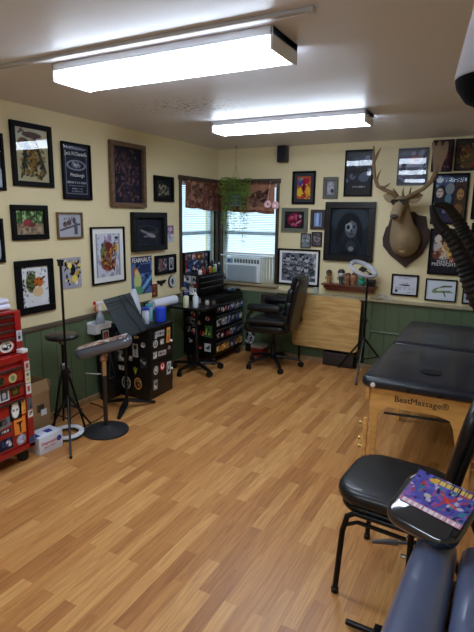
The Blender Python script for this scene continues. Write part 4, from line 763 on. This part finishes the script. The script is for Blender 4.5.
# carry case leaning behind the stands
t = thing('instrument_case', 'flat black case standing on the floor at the wall left of the sticker-covered cabinet', 'case', (.11, -2.055, 0), rot=(0, math.radians(-4), 0))
bm = BM(); box(bm, -.045, .045, -.09, .09, .004, .64, bev=.012); part('shell', bm, BLKWOOD, t)
sticker(t, T(.0465, -.01, .30) @ MX, .09, .26, 1, seed=5, spec=[('l', .5, .95, .1, .1, .06, (70, 70, 76)), ('l', .5, .95, .9, .1, .06, (70, 70, 76)), ('l', .1, .1, .9, .1, .05, (70, 70, 76))], bg=(18, 18, 20))
sticker(t, T(.0465, -.04, .56) @ MX, .075, .13, 4, seed=6, spec=[('r', .1, .1, .9, .9, (60, 40, 44)), ('e', .5, .5, .3, .35, (190, 100, 90))], bg=(200, 200, 200))
# ------------------------------------------------------------------ wall basket and spray bottle
t = thing('wall_basket', 'white plastic wall basket on the green boards', 'basket', (.014, -2.11, .605), PI/2)
bm = BM()
for (a, b, c, e, f, g) in ((-.10, .10, -.09, 0, 0, .006), (-.10, .10, -.005, 0, 0, .10), (-.10, .10, -.09, -.084, 0, .075), (-.10, -.094, -.09, 0, 0, .085), (.094, .10, -.09, 0, 0, .085)): box(bm, a, b, c, e, f, g, bev=.002, seg=1)
for k in range(9): box(bm, -.088+k*.0205, -.08+k*.0205, -.093, -.089, .012, .066)
part('tray_body', bm, WHITEP, t)
bm = BM(); box(bm, -.104, .104, -.095, .001, .074, .084, bev=.003); bmesh.ops.delete(bm, geom=[f for f in bm.faces if abs(f.normal.z) > .9 and f.calc_area() > .005], context='FACES'); part('rim', bm, WHITEP, t)
t = thing('spray_bottle', 'clear spray bottle with a red trigger in the white wall basket', 'spray bottle', (.062, -2.10, .613), PI/2)
bm = BM(); lathe(bm, [(.034, 0), (.038, .006), (.038, .1), (.03, .14), (.014, .17), (.014, .19)], 20); part('body', bm, mat('cloudy plastic', (186, 196, 214), .25, trans=.3), t)
bm = BM(); lathe(bm, [(.017, .185), (.017, .205), (.011, .215), (.011, .235)], 14); box(bm, -.05, .03, -.011, .011, .232, .262, bev=.004); part('sprayer_head', bm, mat('white sprayer', (228, 220, 220), .4), t)
bm = BM(); tube(bm, [(-.035, 0, .24), (-.055, 0, .215), (-.05, 0, .19), (-.042, 0, .178)], .007, 8); box(bm, -.068, -.048, -.009, .009, .24, .268, bev=.003); part('trigger', bm, mat('red trigger plastic', (206, 40, 26), .4), t)

# ------------------------------------------------------------------ music stand
t = thing('music_stand', 'black music stand with tilted desk in front of the low cabinet', 'music stand', (.37, -2.14, 0))
A = Vector((.28, -2.285, .935)); Bc = Vector((.28, -1.955, .95)); Cc = Vector((.455, -2.265, .625)); Dd = Vector((.455, -1.955, .645))
org = Vector((.37, -2.14, 0)); A, Bc, Cc, Dd = [v-org for v in (A, Bc, Cc, Dd)]
nn = (Bc-A).cross(Cc-A).normalized(); nn = -nn if nn.x < 0 else nn
bm = BM(); loft(bm, [[A, Bc, Dd, Cc], [v-nn*.004 for v in (A, Bc, Dd, Cc)]])
part('desk', bm, mat('slate grey metal', (44, 52, 56), .45, .2), t)
bm = BM(); loft(bm, [[Cc, Dd, Dd+nn*.05, Cc+nn*.05], [v+(Cc-A).normalized()*.004 for v in (Cc, Dd, Dd+nn*.05, Cc+nn*.05)]]); part('lip', bm, BLKMET, t)
bm = BM()
for f in (.12, .2, .3): tube(bm, [A.lerp(Cc, f)+nn*.003, Bc.lerp(Dd, f*.5+.05)+nn*.004], .003, 5)
tube(bm, [A.lerp(Bc, .55)+nn*.003, Bc.lerp(Cc, .45)+nn*.01, Dd.lerp(Cc, .25)+nn*.008], .0035, 5); tube(bm, [A.lerp(Bc, .7)+nn*.003, Dd.lerp(Bc, .3)+nn*.012, Dd+nn*.01], .003, 5); part('draped_cord', bm, BLACK, t)
bm = BM(); cm = (A+Dd)/2; tube(bm, [(.02, -.03, .03), (.01, -.02, .5), (-.02, 0, .7), cm-nn*.02], [.012, .012, .009, .009], 8); lathe(bm, [(.018, .44), (.02, .46), (.02, .5), (.014, .52)], 12, T(.01, -.02, 0)); part('column', bm, BLKMET, t)
for a, rl in ((-64, .25), (57, .25), (180, .21)):
    bm = BM(); c, s = math.cos(math.radians(a)), math.sin(math.radians(a)); tube(bm, [(.02, -.03, .075), (.02+.1*c, -.03+.1*s, .05), (.02+rl*c, -.03+rl*s, .014)], [.024, .03, .016], 8, flat=.6); part('leg', bm, BLKMET, t)

# ------------------------------------------------------------------ armrest on chrome stand
t = thing('armrest_stand', 'padded floral armrest wrapped in plastic on a round-based chrome stand', 'armrest stand', (.556, -2.60, 0))
bm = BM(); lathe(bm, [(.164, 0), (.169, .004), (.167, .012), (.06, .03), (.03, .05), (.0, .05)], 36); part('base', bm, mat('black cast iron', (34, 34, 38), .5, bump=.3, bscale=80), t)
bm = BM(); tube(bm, [(0, 0, .04), (0, 0, .50)], .017, 12); part('pole', bm, mat('dark tube', (60, 54, 54), .35, .6), t)
bm = BM(); tube(bm, [(0, 0, .44), (0, 0, .56)], .02, 12); tube(bm, [(0, 0, .45), (-.07, -.04, .45), (-.12, -.065, .455)], .0045, 6); part('clamp', bm, CHROME, t)
bm = BM(); lathe(bm, [(.0, 0), (.022, .004), (.028, .02), (.02, .04), (.012, .055), (.012, .075)], 14, T(0, 0, .545)); bmesh.ops.create_uvsphere(bm, u_segments=10, v_segments=8, radius=.014, matrix=T(.03, .0, .60)); part('tilt_knob', bm, mat('brown knob', (150, 104, 62), .4), t)
Mp = T(.0, 0.01, .655) @ R('Z', 27) @ R('Y', -16) @ R('X', 9)
bm = BM(); pad(bm, .43, .14, .075, .055, .035, .004, Mp, 8); part('cushion', bm, mat('silver wrapped cushion', (84, 86, 96), .12, coat=.8, bump=.5, bscale=24), t)
o = art_mesh('cover_print', .38, .09, [('s', 26, [(90, 50, 50), (200, 190, 186), (140, 96, 90), (60, 40, 44)], .06, 0, 0, 1, 1)], GLOSSP, t, Mp @ T(0, 0, .042) @ R('X', -90), bg=(150, 130, 126), seed=3, label='floral printed cover')

# ------------------------------------------------------------------ stool, stand and ring light left
t = thing('tripod_stool', 'tall black round stool on tripod legs against the green wall', 'stool', (.265, -2.71, -.0))
bm = BM(); lathe(bm, [(.04, .70), (.10, .705), (.118, .712), (.12, .73), (.11, .742), (.07, .747), (0, .747)], 28); part('seat', bm, BLEATHER, t)
bm = BM(); tube(bm, [(0, 0, .17), (0, 0, .5)], .017, 10); tube(bm, [(0, 0, .48), (0, 0, .703)], .012, 10); part('post', bm, BLKMET, t)
for k in range(3):
    a = k*2*PI/3+.5; c, s = math.cos(a), math.sin(a); bm = BM(); tube(bm, [(.01*c, .01*s, .48), (.05*c, .05*s, .36), (.135*c, .135*s, .01)], .009, 7); tube(bm, [(0, 0, .2), (.12*c, .12*s, .15)], .007, 6); part('leg', bm, BLKMET, t)
bm = BM(); lathe(bm, [(.024, .47), (.028, .48), (.028, .51), (.022, .52)], 12); bmesh.ops.create_uvsphere(bm, u_segments=8, v_segments=6, radius=.014, matrix=T(.04, 0, .49)); lathe(bm, [(.024, .665), (.03, .68), (.024, .70)], 12); part('collar', bm, STEEL, t)
t = thing('light_stand', 'thin black tripod stand with empty phone clamp near the left wall', 'light stand', (.40, -2.81, 0))
tripod(t, 0, ((-43, .355), (98, .24), (184, .2)), 1.26, .0085, .30)
bm = BM(); box(bm, -.018, .018, -.012, .012, 1.255, 1.29, bev=.004); box(bm, -.03, .03, -.006, .006, 1.285, 1.3, bev=.002); part('phone_clamp', bm, BLACK, t)
t = thing('ring_lamp', 'white ring light lying on the floor around the feet of the thin stand', 'ring light', (.367, -2.802, .019), rot=(math.radians(2), 0, 0))
bm = BM(); tube(bm, [(.098*math.cos(a), .098*math.sin(a), .008) for a in [2*PI*k/36 for k in range(37)]], .02, 10, cap=False, flat=.7); part('diffuser_ring', bm, mat('ring white', (224, 228, 236), .4, var=.02), t)
bm = BM(); tube(bm, [(.098*math.cos(a), .098*math.sin(a), -.002) for a in [2*PI*k/36 for k in range(37)]], .022, 10, cap=False, flat=.5); part('back_shell', bm, BLACK, t)
bm = BM(); tube(bm, [(.36, -2.68, .006), (.365, -2.58, .006), (.36, -2.47, .006), (.33, -2.36, .006), (.26, -2.29, .006), (.16, -2.26, .006), (.05, -2.25, .006)], .005, 6); solo('power_cable', bm, BLACK, 'black cable lying on the floor from the ring light toward the music stand', 'cable')

# ------------------------------------------------------------------ cardboard box and glove box
t = thing('cardboard_box', 'open brown cardboard box beside the red tool chest', 'box', (.17, -2.955, 0))
CARD = mat('corrugated cardboard', (146, 116, 80), .8, var=.08)
bm = BM(); hx, hy, hz = .11, .085, .36
for (a, b, c, e) in ((-hx, hx, -hy, -hy+.004), (-hx, hx, hy-.004, hy), (-hx, -hx+.004, -hy, hy), (hx-.004, hx, -hy, hy)): box(bm, a, b, c, e, .001, hz)
box(bm, -hx, hx, -hy, hy, .001, .006); part('box_body', bm, CARD, t)
for (M0, w_) in ((T(hx, 0, hz) @ R('Y', -14), hy), (T(-hx, 0, hz) @ R('Y', 10), hy), ):
    bm = BM(); box(bm, -.002, .002, -w_, w_, 0, .085, M=M0); part('flap', bm, CARD, t)
for (M0, w_) in ((T(0, -hy, hz) @ R('X', 12), hx), (T(0, hy, hz) @ R('X', -10), hx)):
    bm = BM(); box(bm, -w_, w_, -.002, .002, 0, .075, M=M0); part('flap', bm, CARD, t)
bm = BM(); box(bm, hx, hx+.001, -.03, .03, .22, .275); part('hand_hole', bm, mat('dark hole', (50, 40, 34), .9), t)
bm = BM(); box(bm, hx+.001, hx+.002, .0, .05, .19, .235); part('shipping_label', bm, WHITEP, t)
t = thing('glove_box', 'white carton with red lettering and blue marks in front of the cardboard box', 'box', (.40, -3.03, 0), math.radians(-4))
bm = BM(); box(bm, -.08, .06, -.095, .095, .001, .125, bev=.002); part('box_body', bm, mat('white carton', (214, 218, 232), .5, var=.02), t)
INKR = mat('red lettering ink', (200, 50, 50), .6); INKB = mat('blue print ink', (40, 60, 150), .6)
text('Disposable', .03, INKR, t, T(.061, -.012, .075) @ MX); text('gloves 100 ct', .016, INKR, t, T(.061, -.012, .045) @ MX)
bm = BM(); lathe(bm, [(.0, 0), (.02, 0), (.02, .001), (0, .001)], 18, T(.060, .065, .075) @ R('Y', 90)); part('round_mark', bm, INKB, t)
bm = BM(); box(bm, -.05, .03, -.095, -.06, .1252, .1262); box(bm, -.03, .02, .0, .05, .1252, .1262); part('blue_print', bm, INKB, t)

# ------------------------------------------------------------------ red tool chest
t = thing('red_tool_cabinet', 'red rolling tool cabinet with stickers at the left edge', 'tool cabinet', (.24, -3.525, 0))
bm = BM(); box(bm, -.2, .19, -.36, .36, .10, .70, bev=.006); box(bm, -.2, .205, -.365, .365, .69, .735, bev=.006); part('body', bm, RED, t)
bm = BM(); box(bm, .19, .22, .315, .362, .10, .70, bev=.004); box(bm, .19, .22, -.362, -.315, .10, .70, bev=.004); box(bm, .19, .22, -.362, .362, .095, .13, bev=.003); part('corner_post', bm, RED, t)
for i, (z0, z1) in enumerate(((.135, .455), (.465, .555), (.565, .665))):
    bm = BM(); box(bm, .19, .212, -.312, .312, z0, z1, bev=.003); d = part('drawer', bm, RED, t)
    bm = BM(); box(bm, .212, .228, -.305, .305, z1-.016, z1-.003, bev=.003); part('drawer_pull', bm, REDDK, d)
bm = BM(); box(bm, .222, .226, .02, .14, .665, .70, bev=.002); bp = part('badge', bm, BLACK, t); text('CRAFTSMAN', .014, INKW, bp, T(.227, .08, .683) @ MX)
def rs(y, z, w_, h_, sp, bg, dc=False, x=.2135, ang=0): return sticker(t, T(x, y, z) @ MX, w_, h_, 0, dc, seed=int(y*99+z*991), spec=sp, bg=bg, ang=ang)
rs(.235, .60, .06, .06, [('e', .5, .5, .25, .3, (110, 140, 90))], (196, 176, 120), True); rs(.15, .60, .05, .05, None, (60, 80, 40), True)
rs(.245, .515, .065, .065, [('e', .5, .5, .3, .35, (110, 96, 40)), ('e', .4, .6, .1, .15, (20, 20, 20))], (50, 44, 30)); rs(.165, .505, .07, .075, [('r', .1, .1, .9, .9, (50, 60, 84)), ('e', .5, .5, .2, .3, (180, 180, 190))], (210, 210, 214))
rs(.235, .385, .09, .125, [('e', .5, .5, .3, .4, WH), ('e', .5, .85, .26, .1, WH), ('e', .36, .52, .07, .04, K), ('e', .64, .52, .07, .04, K), ('l', .5, .3, .5, .25, .03, K)], (24, 24, 28))
rs(.29, .395, .045, .1, None, (224, 160, 70)); rs(.26, .275, .085, .11, [('e', .5, .7, .3, .06, K), ('e', .5, .6, .12, .12, K), ('l', .5, .5, .55, .15, .1, K)], (232, 140, 60)); rs(.15, .33, .085, .06, None, (120, 124, 130), ang=-8); rs(.15, .275, .085, .03, [('t', .5, .5, (200, 200, 200), .1, .9)], (50, 50, 60)); rs(.15, .19, .10, .075, [('s', 10, [(60, 70, 120), (230, 230, 235)], .13, .1, .1, .9, .9)], (30, 34, 60))
rs(.262, .18, .07, .07, [('o', .5, .5, .42, .06, (40, 50, 110))], (222, 222, 232), True); text('10', .042, INKB, t, T(.2145, .262, .18) @ MX)
for z, bg, sp, h_ in ((.655, (200, 190, 180), [('e', .5, .5, .3, .3, (150, 60, 60))], .06), (.58, (206, 214, 190), [('e', .5, .7, .3, .15, (80, 120, 60)), ('e', .5, .3, .3, .15, (190, 170, 60))], .08), (.50, (214, 214, 214), [('e', .5, .5, .3, .3, (190, 60, 40)), ('e', .5, .3, .2, .1, (80, 130, 80))], .07), (.40, (90, 94, 100), None, .08), (.33, (214, 210, 200), None, .05), (.15, (70, 90, 130), None, .05)): rs(.339, z, .038, h_, sp, bg, x=.2215)
for y in (-.3, .3):
    for x in (-.14, .15): 
        q = caster(t, x, y, .036, .9)
        for v in q.data.vertices: v.co.z *= 1.06
sticker(t, T(.2065, .10, .712) @ MX, .001+.05, .018, 0, seed=3)
t = thing('red_tool_chest', 'red upper tool chest stacked on the red rolling cabinet', 'tool chest', (.215, -3.50, .7355))
bm = BM(); box(bm, -.16, .16, -.335, .335, 0, .27, bev=.006); box(bm, .155, .195, .29, .335, 0, .27, bev=.004); box(bm, .155, .195, -.335, -.29, 0, .27, bev=.004); box(bm, .155, .19, -.335, .335, .255, .272, bev=.003); part('body', bm, RED, t)
for i, (z0, z1) in enumerate(((.012, .105), (.112, .158), (.165, .205), (.212, .25))):
    bm = BM(); box(bm, .16, .182, -.288, .288, z0, z1, bev=.003); d = part('drawer', bm, RED, t); bm = BM(); box(bm, .182, .2, -.282, .282, z1-.014, z1-.002, bev=.003); part('drawer_pull', bm, REDDK, d)
sticker(t, T(.1835, .225, .055) @ MX, .10, .075, 0, True, seed=9, spec=[('e', .5, .5, .36, .32, K), ('s', 6, [WH], .1, .3, .3, .7, .7)], bg=(225, 220, 215)); sticker(t, T(.1965, .312, .11) @ MX, .04, .07, 0, seed=10, spec=[('e', .5, .35, .3, .2, (40, 50, 80)), ('e', .5, .7, .2, .12, (130, 130, 150))], bg=(190, 194, 206))
t = thing('folded_towel', 'folded white towel on top of the red tool chest', 'towel', (.235, -3.27, 1.0085))
bm = BM(); pad(bm, .22, .20, .035, .03, .015, .006, T(0, 0, .018)); pad(bm, .21, .19, .03, .03, .014, .006, T(.0, .0, .053)); part('fold', bm, mat('white towelling', (218, 218, 236), .95, bump=.7, bscale=150), t)
bm = BM(); box(bm, -.025, .025, -.022, .022, 0, .026, bev=.003); solo('white_box', bm, WHITEP, 'tiny white box on the front edge of the red rolling cabinet', 'box', (.425, -3.185, .7365), .2)

# ------------------------------------------------------------------ massage table
t = thing('massage_table', 'portable massage table with dark navy vinyl pads and light wood frame', 'massage table', (2.695, -1.265, 0), math.radians(.8))
HT = .64
BEECH = wood('beech frame wood', (204, 148, 78), (230, 178, 104), (2, 2, 9), .4, .2)
for nm, y0, y1 in (('pad', -.985, -.005), ('pad', .005, .985)):
    bm = BM(); pad(bm, .70, y1-y0, .07, .06, .03, .004, T(0, (y0+y1)/2, HT-.035), 8)
    part(nm, bm, VINYL, t)
bm = BM(); slab(bm, .13, .11, .05, [(0, 0), (0, .0012)], T(.035, -.70, HT+.0085), 8); part('face_slot', bm, mat('slot dark', (5, 5, 7), .9), t)
for x, z, m_ in ((-.27, HT-.045, WHITEP), (-.06, HT-.045, BLACK), (.12, HT-.045, BLACK)):
    bm = BM(); lathe(bm, [(.0, 0), (.016, 0), (.014, .007), (.007, .009), (0, .008)], 16, T(x, -.983, z) @ R('X', 90)); part('headrest_socket', bm, m_, t)
for s in (-1, 1):
    bm = BM(); box(bm, s*.303-.012, s*.303+.012, -.96, -.005, HT-.15, HT-.07, bev=.004); box(bm, s*.303-.012, s*.303+.012, .005, .96, HT-.15, HT-.07, bev=.004); part('side_rail', bm, BEECH, t)
arch = [(-.29, .57), (.29, .57), (.29, .46), (.27, .12), (.238, .12), (.222, .30), (.205, .385), (.185, .435), (.12, .455), (-.19, .455), (-.205, .44), (-.215, .415), (-.235, .405), (-.238, .12), (-.27, .12), (-.29, .46)]
for s in (-1, 1):
    bm = BM(); prism(bm, arch, s*.94-.009, s*.94+.009); e = part('end_panel', bm, BEECH, t)
    if s < 0:
        tx = text('BestMassage®', .054, INKK, e, T(.015, -.951, .517), spacing=1.0, label='dark lettering')
    for sx in (-1, 1):
        bm = BM(); box(bm, sx*.306-.013, sx*.306+.013, s*.945-.012, s*.945+.012, .003, .36, bev=.003); lg = part('leg', bm, BEECH, t)
        for z in (.16, .215, .32):
            bm = BM(); lathe(bm, [(.006, 0), (.006, .012), (.014, .014), (.014, .024), (.0, .026)], 12, T(sx*.32, s*.945, z) @ R('Y', sx*90)); part('knob', bm, mat('brass knob', (190, 160, 90), .3, .7), lg)
for s in (-1, 1):
    for sx in (-1, 1):
        bm = BM(); tube(bm, [(sx*.29, s*.93, .35), (sx*.28, s*.45, .50)], .004, 6); tube(bm, [(sx*.28, s*.45, .50), (sx*.28, 0, .35)], .003, 6); part('brace_cable', bm, STEEL, t)
bm = BM(); tube(bm, [(-.2, -.925, .405), (.2, -.925, .425)], .008, 8); part('cross_bar', bm, BLKMET, t)
for sx in (-1, 1):
    bm = BM(); prism(bm, [(sx*.29, .57), (sx*.245, .57), (sx*.238, .003), (sx*.27, .003)], -.02, .02); part('middle_leg', bm, BEECH, t)

# ------------------------------------------------------------------ stacking chair, right foreground
t = thing('banquet_chair', 'black vinyl chair with rounded seat pad in the right foreground', 'chair', (2.765, -3.15, 0), math.radians(176))
bm = BM(); pad(bm, .45, .44, .07, .13, .033, .008, T(.0, 0, .455), 8); part('seat', bm, BLEATHER, t)
bm = BM(); pad(bm, .41, .40, .035, .11, .015, 0, T(0, 0, .402), 8); part('seat_pan', bm, BLKMET, t)
for s in (-1, 1):
    y = s*.205
    bm = BM(); tube(bm, [(.175, y*1.08, .012), (.16, y*1.04, .30), (.145, y, .372), (.11, y, .395), (-.14, y, .395), (-.22, y, .385), (-.27, y*.95, .35), (-.42, y*.8, .012)], .0125, 10)
    part('leg', bm, BLKMET, t)
    bm = BM(); tube(bm, [(.16, y*1.02, .325), (.10, y*.98, .355), (-.16, y*.98, .35), (-.25, y, .31)], .009, 8); part('side_rail', bm, BLKMET, t)
    bm = BM(); tube(bm, [(-.12, y*.98, .38), (-.2, y*.98, .43), (-.245, y*.96, .55), (-.315, y*.9, .88)], .0125, 10); part('back_post', bm, BLKMET, t)
    for x in (.175, -.42):
        bm = BM(); lathe(bm, [(.016, 0), (.017, .02), (.013, .024)], 12, T(x, y*(1.08 if x > 0 else .8), .001)); part('rubber_foot', bm, BLACK, t)
bm = BM(); pad(bm, .38, .44, .055, .12, .026, .008, T(-.262, 0, .745) @ R('Y', -11) @ R('Y', 90) @ R('Z', 90), 8); part('backrest', bm, BLEATHER, t)

# ------------------------------------------------------------------ tattoo client chair, right foreground
t = thing('tattoo_chair', 'reclining client chair with split slate blue leg rests in the lower right corner', 'client chair', (3.05, -4.35, 0))
for i, (xa, xb) in enumerate(((-.142, -.004), (.004, .16))):
    bm = BM(); w_ = xb-xa; cx = (xa+xb)/2
    rings = []; N_ = 16
    for f, z, sc in ((.0, .44, .35), (.008, .445, .68), (.03, .452, .9), (.07, .465, 1), (.3, .52, 1), (.6, .58, 1), (.9, .63, 1), (1.2, .66, 1)):
        c = Vector((cx, .87-f*1.0, z)); rings.append([c+Vector((w_/2*sc*math.copysign(abs(math.cos(a))**.75, math.cos(a)), 0, .065*sc*math.copysign(abs(math.sin(a))**.75, math.sin(a)))) for a in [2*PI*k/N_ for k in range(N_)]])
    loft(bm, rings); part('leg_rest', bm, BLUEVIN, t)
bm = BM(); pad(bm, .5, .55, .12, .08, .05, .01, T(0, -.62, .58)); part('seat', bm, BLUEVIN, t)
bm = BM(); pad(bm, .5, .75, .11, .1, .05, .01, T(0, -1.13, .86) @ R('X', -55)); part('backrest', bm, BLUEVIN, t)
bm = BM(); box(bm, -.12, .12, -.75, .35, .44, .47, bev=.006); box(bm, -.05, .05, -.6, -.4, .1, .46, bev=.006); part('frame', bm, BLKMET, t)
bm = BM(); box(bm, -.38, .30, .82, .84, .012, .03, bev=.004); box(bm, -.40, .30, -.9, -.86, .012, .045, bev=.004); box(bm, -.03, .03, -.9, .84, .012, .045, bev=.004); box(bm, -.27, -.235, .77, .86, .004, .04, bev=.004); box(bm, -.05, .05, -.6, -.4, .03, .12); part('base', bm, BLKMET, t)
bm = BM(); box(bm, -.03, -.0, .62, .66, .04, .45, M=T(0, 0, 0), bev=.003); part('support_post', bm, BLKMET, t)
bm = BM(); box(bm, -.172, -.152, .815, .84, .33, .60, bev=.003); box(bm, -.172, .0, .60, .84, .33, .35, bev=.003); part('armrest_bracket', bm, BLKMET, t)
bm = BM(); lathe(bm, [(0, 0), (.011, 0), (.011, .004), (0, .005)], 12, T(-.173, .828, .47) @ R('Y', -90)); lathe(bm, [(0, 0), (.008, 0), (.008, .02), (0, .021)], 10, T(-.173, .828, .39) @ R('Y', -90)); part('bolt', bm, CHROME, t)
bm = BM(); tube(bm, [(-.172, .828, .45), (-.21, .81, .45)], .006, 8); tube(bm, [(-.205, .812, .45), (-.245, .795, .45), (-.29, .775, .448)], [.012, .010, .007], 8); part('tension_handle', bm, STEEL, t)
Ma = T(-.10, .775, .64) @ R('Z', -22) @ R('X', 28) @ R('Y', 2)
bm = BM(); pad(bm, .255, .235, .05, .06, .023, .004, Ma, 8); ar = part('armrest_pad', bm, mat('glossy black wrapped pad', (30, 34, 40), .14, coat=.8, bump=.25, bscale=18), t)
art_mesh('printed_cover', .22, .145, [('s', 90, [(70, 60, 150), (100, 100, 200), (60, 130, 150), (150, 90, 160), (40, 40, 90), (190, 180, 210), (170, 70, 90)], .05, 0, 0, 1, 1), ('r', 0, 0, 1, .14, (196, 120, 150)), ('t', .07, .1, (236, 226, 236), .04, .96), ('e', .62, .52, .05, .08, (200, 60, 60)), ('l', .5, .64, .66, .5, .02, (210, 70, 60)), ('l', .62, .5, .8, .42, .02, (220, 90, 60)), ('l', .62, .48, .55, .3, .02, (200, 60, 60)), ('l', .66, .5, .74, .68, .016, (200, 60, 60)), ('e', .35, .42, .05, .05, (190, 190, 160)), ('r', .25, .82, 1, .96, (40, 30, 50)), ('t', .89, .12, (220, 190, 110), .3, .97), ('e', .3, .86, .08, .06, (220, 170, 70))],
         GLOSSP, ar, Ma @ T(.012, .035, .0305) @ R('X', -90), bg=(84, 84, 168), seed=8, cell=.003, label='comic art sheet in purple, blue and red under clear plastic')

# ------------------------------------------------------------------ ribbed horns and hanging lamp near the right edge
t = thing('horned_mount', 'pair of dark ribbed curved horns of a mounted antelope at the right edge', 'mounted horns', (X1, -3.92, 1.2))
HORN = mat('dark ribbed horn', (22, 18, 17), .6, var=.3, vscale=30, spec=.25)
def horn(pts, r0, r1):
    P = [Vector(p) for p in pts]; out = []; rad = []; n = 120
    for k in range(n+1):
        f = k/n*(len(P)-1); i = min(int(f), len(P)-2); u = f-i
        p0 = P[max(i-1, 0)]; p1 = P[i]; p2 = P[i+1]; p3 = P[min(i+2, len(P)-1)]
        out.append(.5*((2*p1)+(p2-p0)*u+(2*p0-5*p1+4*p2-p3)*u*u+(3*p1-p0-3*p2+p3)*u**3)-Vector((X1, -3.92, 1.2)))
        g = k/n; rad.append((r0+(r1-r0)*g**.8)*(1+(.09*math.sin(k*1.6) if g > .2 else 0)))
    bm = BM(); tube(bm, out, rad, 14); return bm
part('horn', horn([(2.915, -3.957, 1.648), (2.93, -3.955, 1.607), (2.968, -3.952, 1.567), (2.998, -3.95, 1.515), (3.022, -3.95, 1.466), (3.06, -3.945, 1.405), (3.14, -3.93, 1.33), (3.25, -3.92, 1.27)], .005, .036), HORN, t)
part('horn', horn([(2.902, -3.83, 1.652), (2.935, -3.815, 1.645), (2.968, -3.80, 1.602), (2.99, -3.80, 1.56), (3.03, -3.80, 1.49), (3.10, -3.82, 1.40), (3.2, -3.86, 1.32), (3.27, -3.87, 1.27)], .005, .034), HORN, t)
bm = BM(); lp = [((-.62, .02, .08), (-1, 0, .2), .02, .03), ((-.64, .02, .02), (-1, 0, -.3), .05, .07), ((-.56, .02, .03), (-1, 0, -.1), .07, .08), ((-.45, .02, .0), (-1, 0, .1), .08, .1), ((-.25, .02, -.06), (-1, 0, .2), .1, .13), ((-.04, .02, -.1), (-1, 0, .1), .15, .19), ((-.03, .02, -.1), (-1, 0, 0), .15, .19)]
loft(bm, [ring(*b_) for b_ in lp]); part('head', bm, FUR, t)
bm = BM(); box(bm, -.028, -.002, -.22, .26, -.38, .2, bev=.02); part('shield', bm, BROWNTRIM, t)
t = thing('hanging_lamp', 'tapered translucent white lamp sleeve with rounded black end at the upper right', 'lamp', (3.035, -3.79, 1.925))
bm = BM(); lathe(bm, [(.112, .03), (.115, .035), (.075, .26), (.073, .26), (.108, .036)], 28)
part('sleeve', bm, blind_mat('translucent sleeve', (226, 226, 232), .6), t)
bm = BM(); lathe(bm, [(.0, -.045), (.045, -.04), (.085, -.02), (.108, .012), (.1135, .034), (.0, .034)], 28); part('end_cap', bm, mat('matte black rubber', (6, 6, 7), .9, spec=.1), t)
bm = BM(); lathe(bm, [(.0, .25), (.055, .25), (.06, .27), (.06, .35), (.03, .38), (0, .38)], 24); part('bulb_housing', bm, mat('lit lamp head', (250, 236, 232), .5, var=0, emis=1.5), t)
bm = BM(); tube(bm, [(0, 0, .37), (0, 0, .418)], .006, 8); part('stem', bm, BLKMET, t)

# ------------------------------------------------------------------ camera, world, view
cam = bpy.data.cameras.new('camera'); co = bpy.data.objects.new('camera', cam); COL.objects.link(co)
yaw, pit, roll = -.4911, .2007, .0135
fw = Vector((math.sin(yaw)*math.cos(pit), math.cos(yaw)*math.cos(pit), -math.sin(pit))); r = Vector((math.cos(yaw), -math.sin(yaw), 0)); u = r.cross(fw)
r2 = r*math.cos(roll)+u*math.sin(roll); u2 = -r*math.sin(roll)+u*math.cos(roll)
co.matrix_world = Matrix(((r2.x, u2.x, -fw.x, 3.0866), (r2.y, u2.y, -fw.y, -5.2605), (r2.z, u2.z, -fw.z, 1.6205), (0, 0, 0, 1)))
cam.sensor_fit = 'HORIZONTAL'; cam.sensor_width = 36; cam.lens = 500.85/474*36; cam.clip_start = .02
S.camera = co
w = bpy.data.worlds.new('sky'); S.world = w; w.use_nodes = True; nt = w.node_tree; bg = nt.nodes['Background']
bg.inputs['Color'].default_value = (.64, .85, 1, 1); bg.inputs['Strength'].default_value = .62
S.view_settings.view_transform = 'Standard'; S.view_settings.look = 'None'; S.view_settings.gamma = 1; S.view_settings.exposure = 1.56
S.view_settings.use_curve_mapping = False
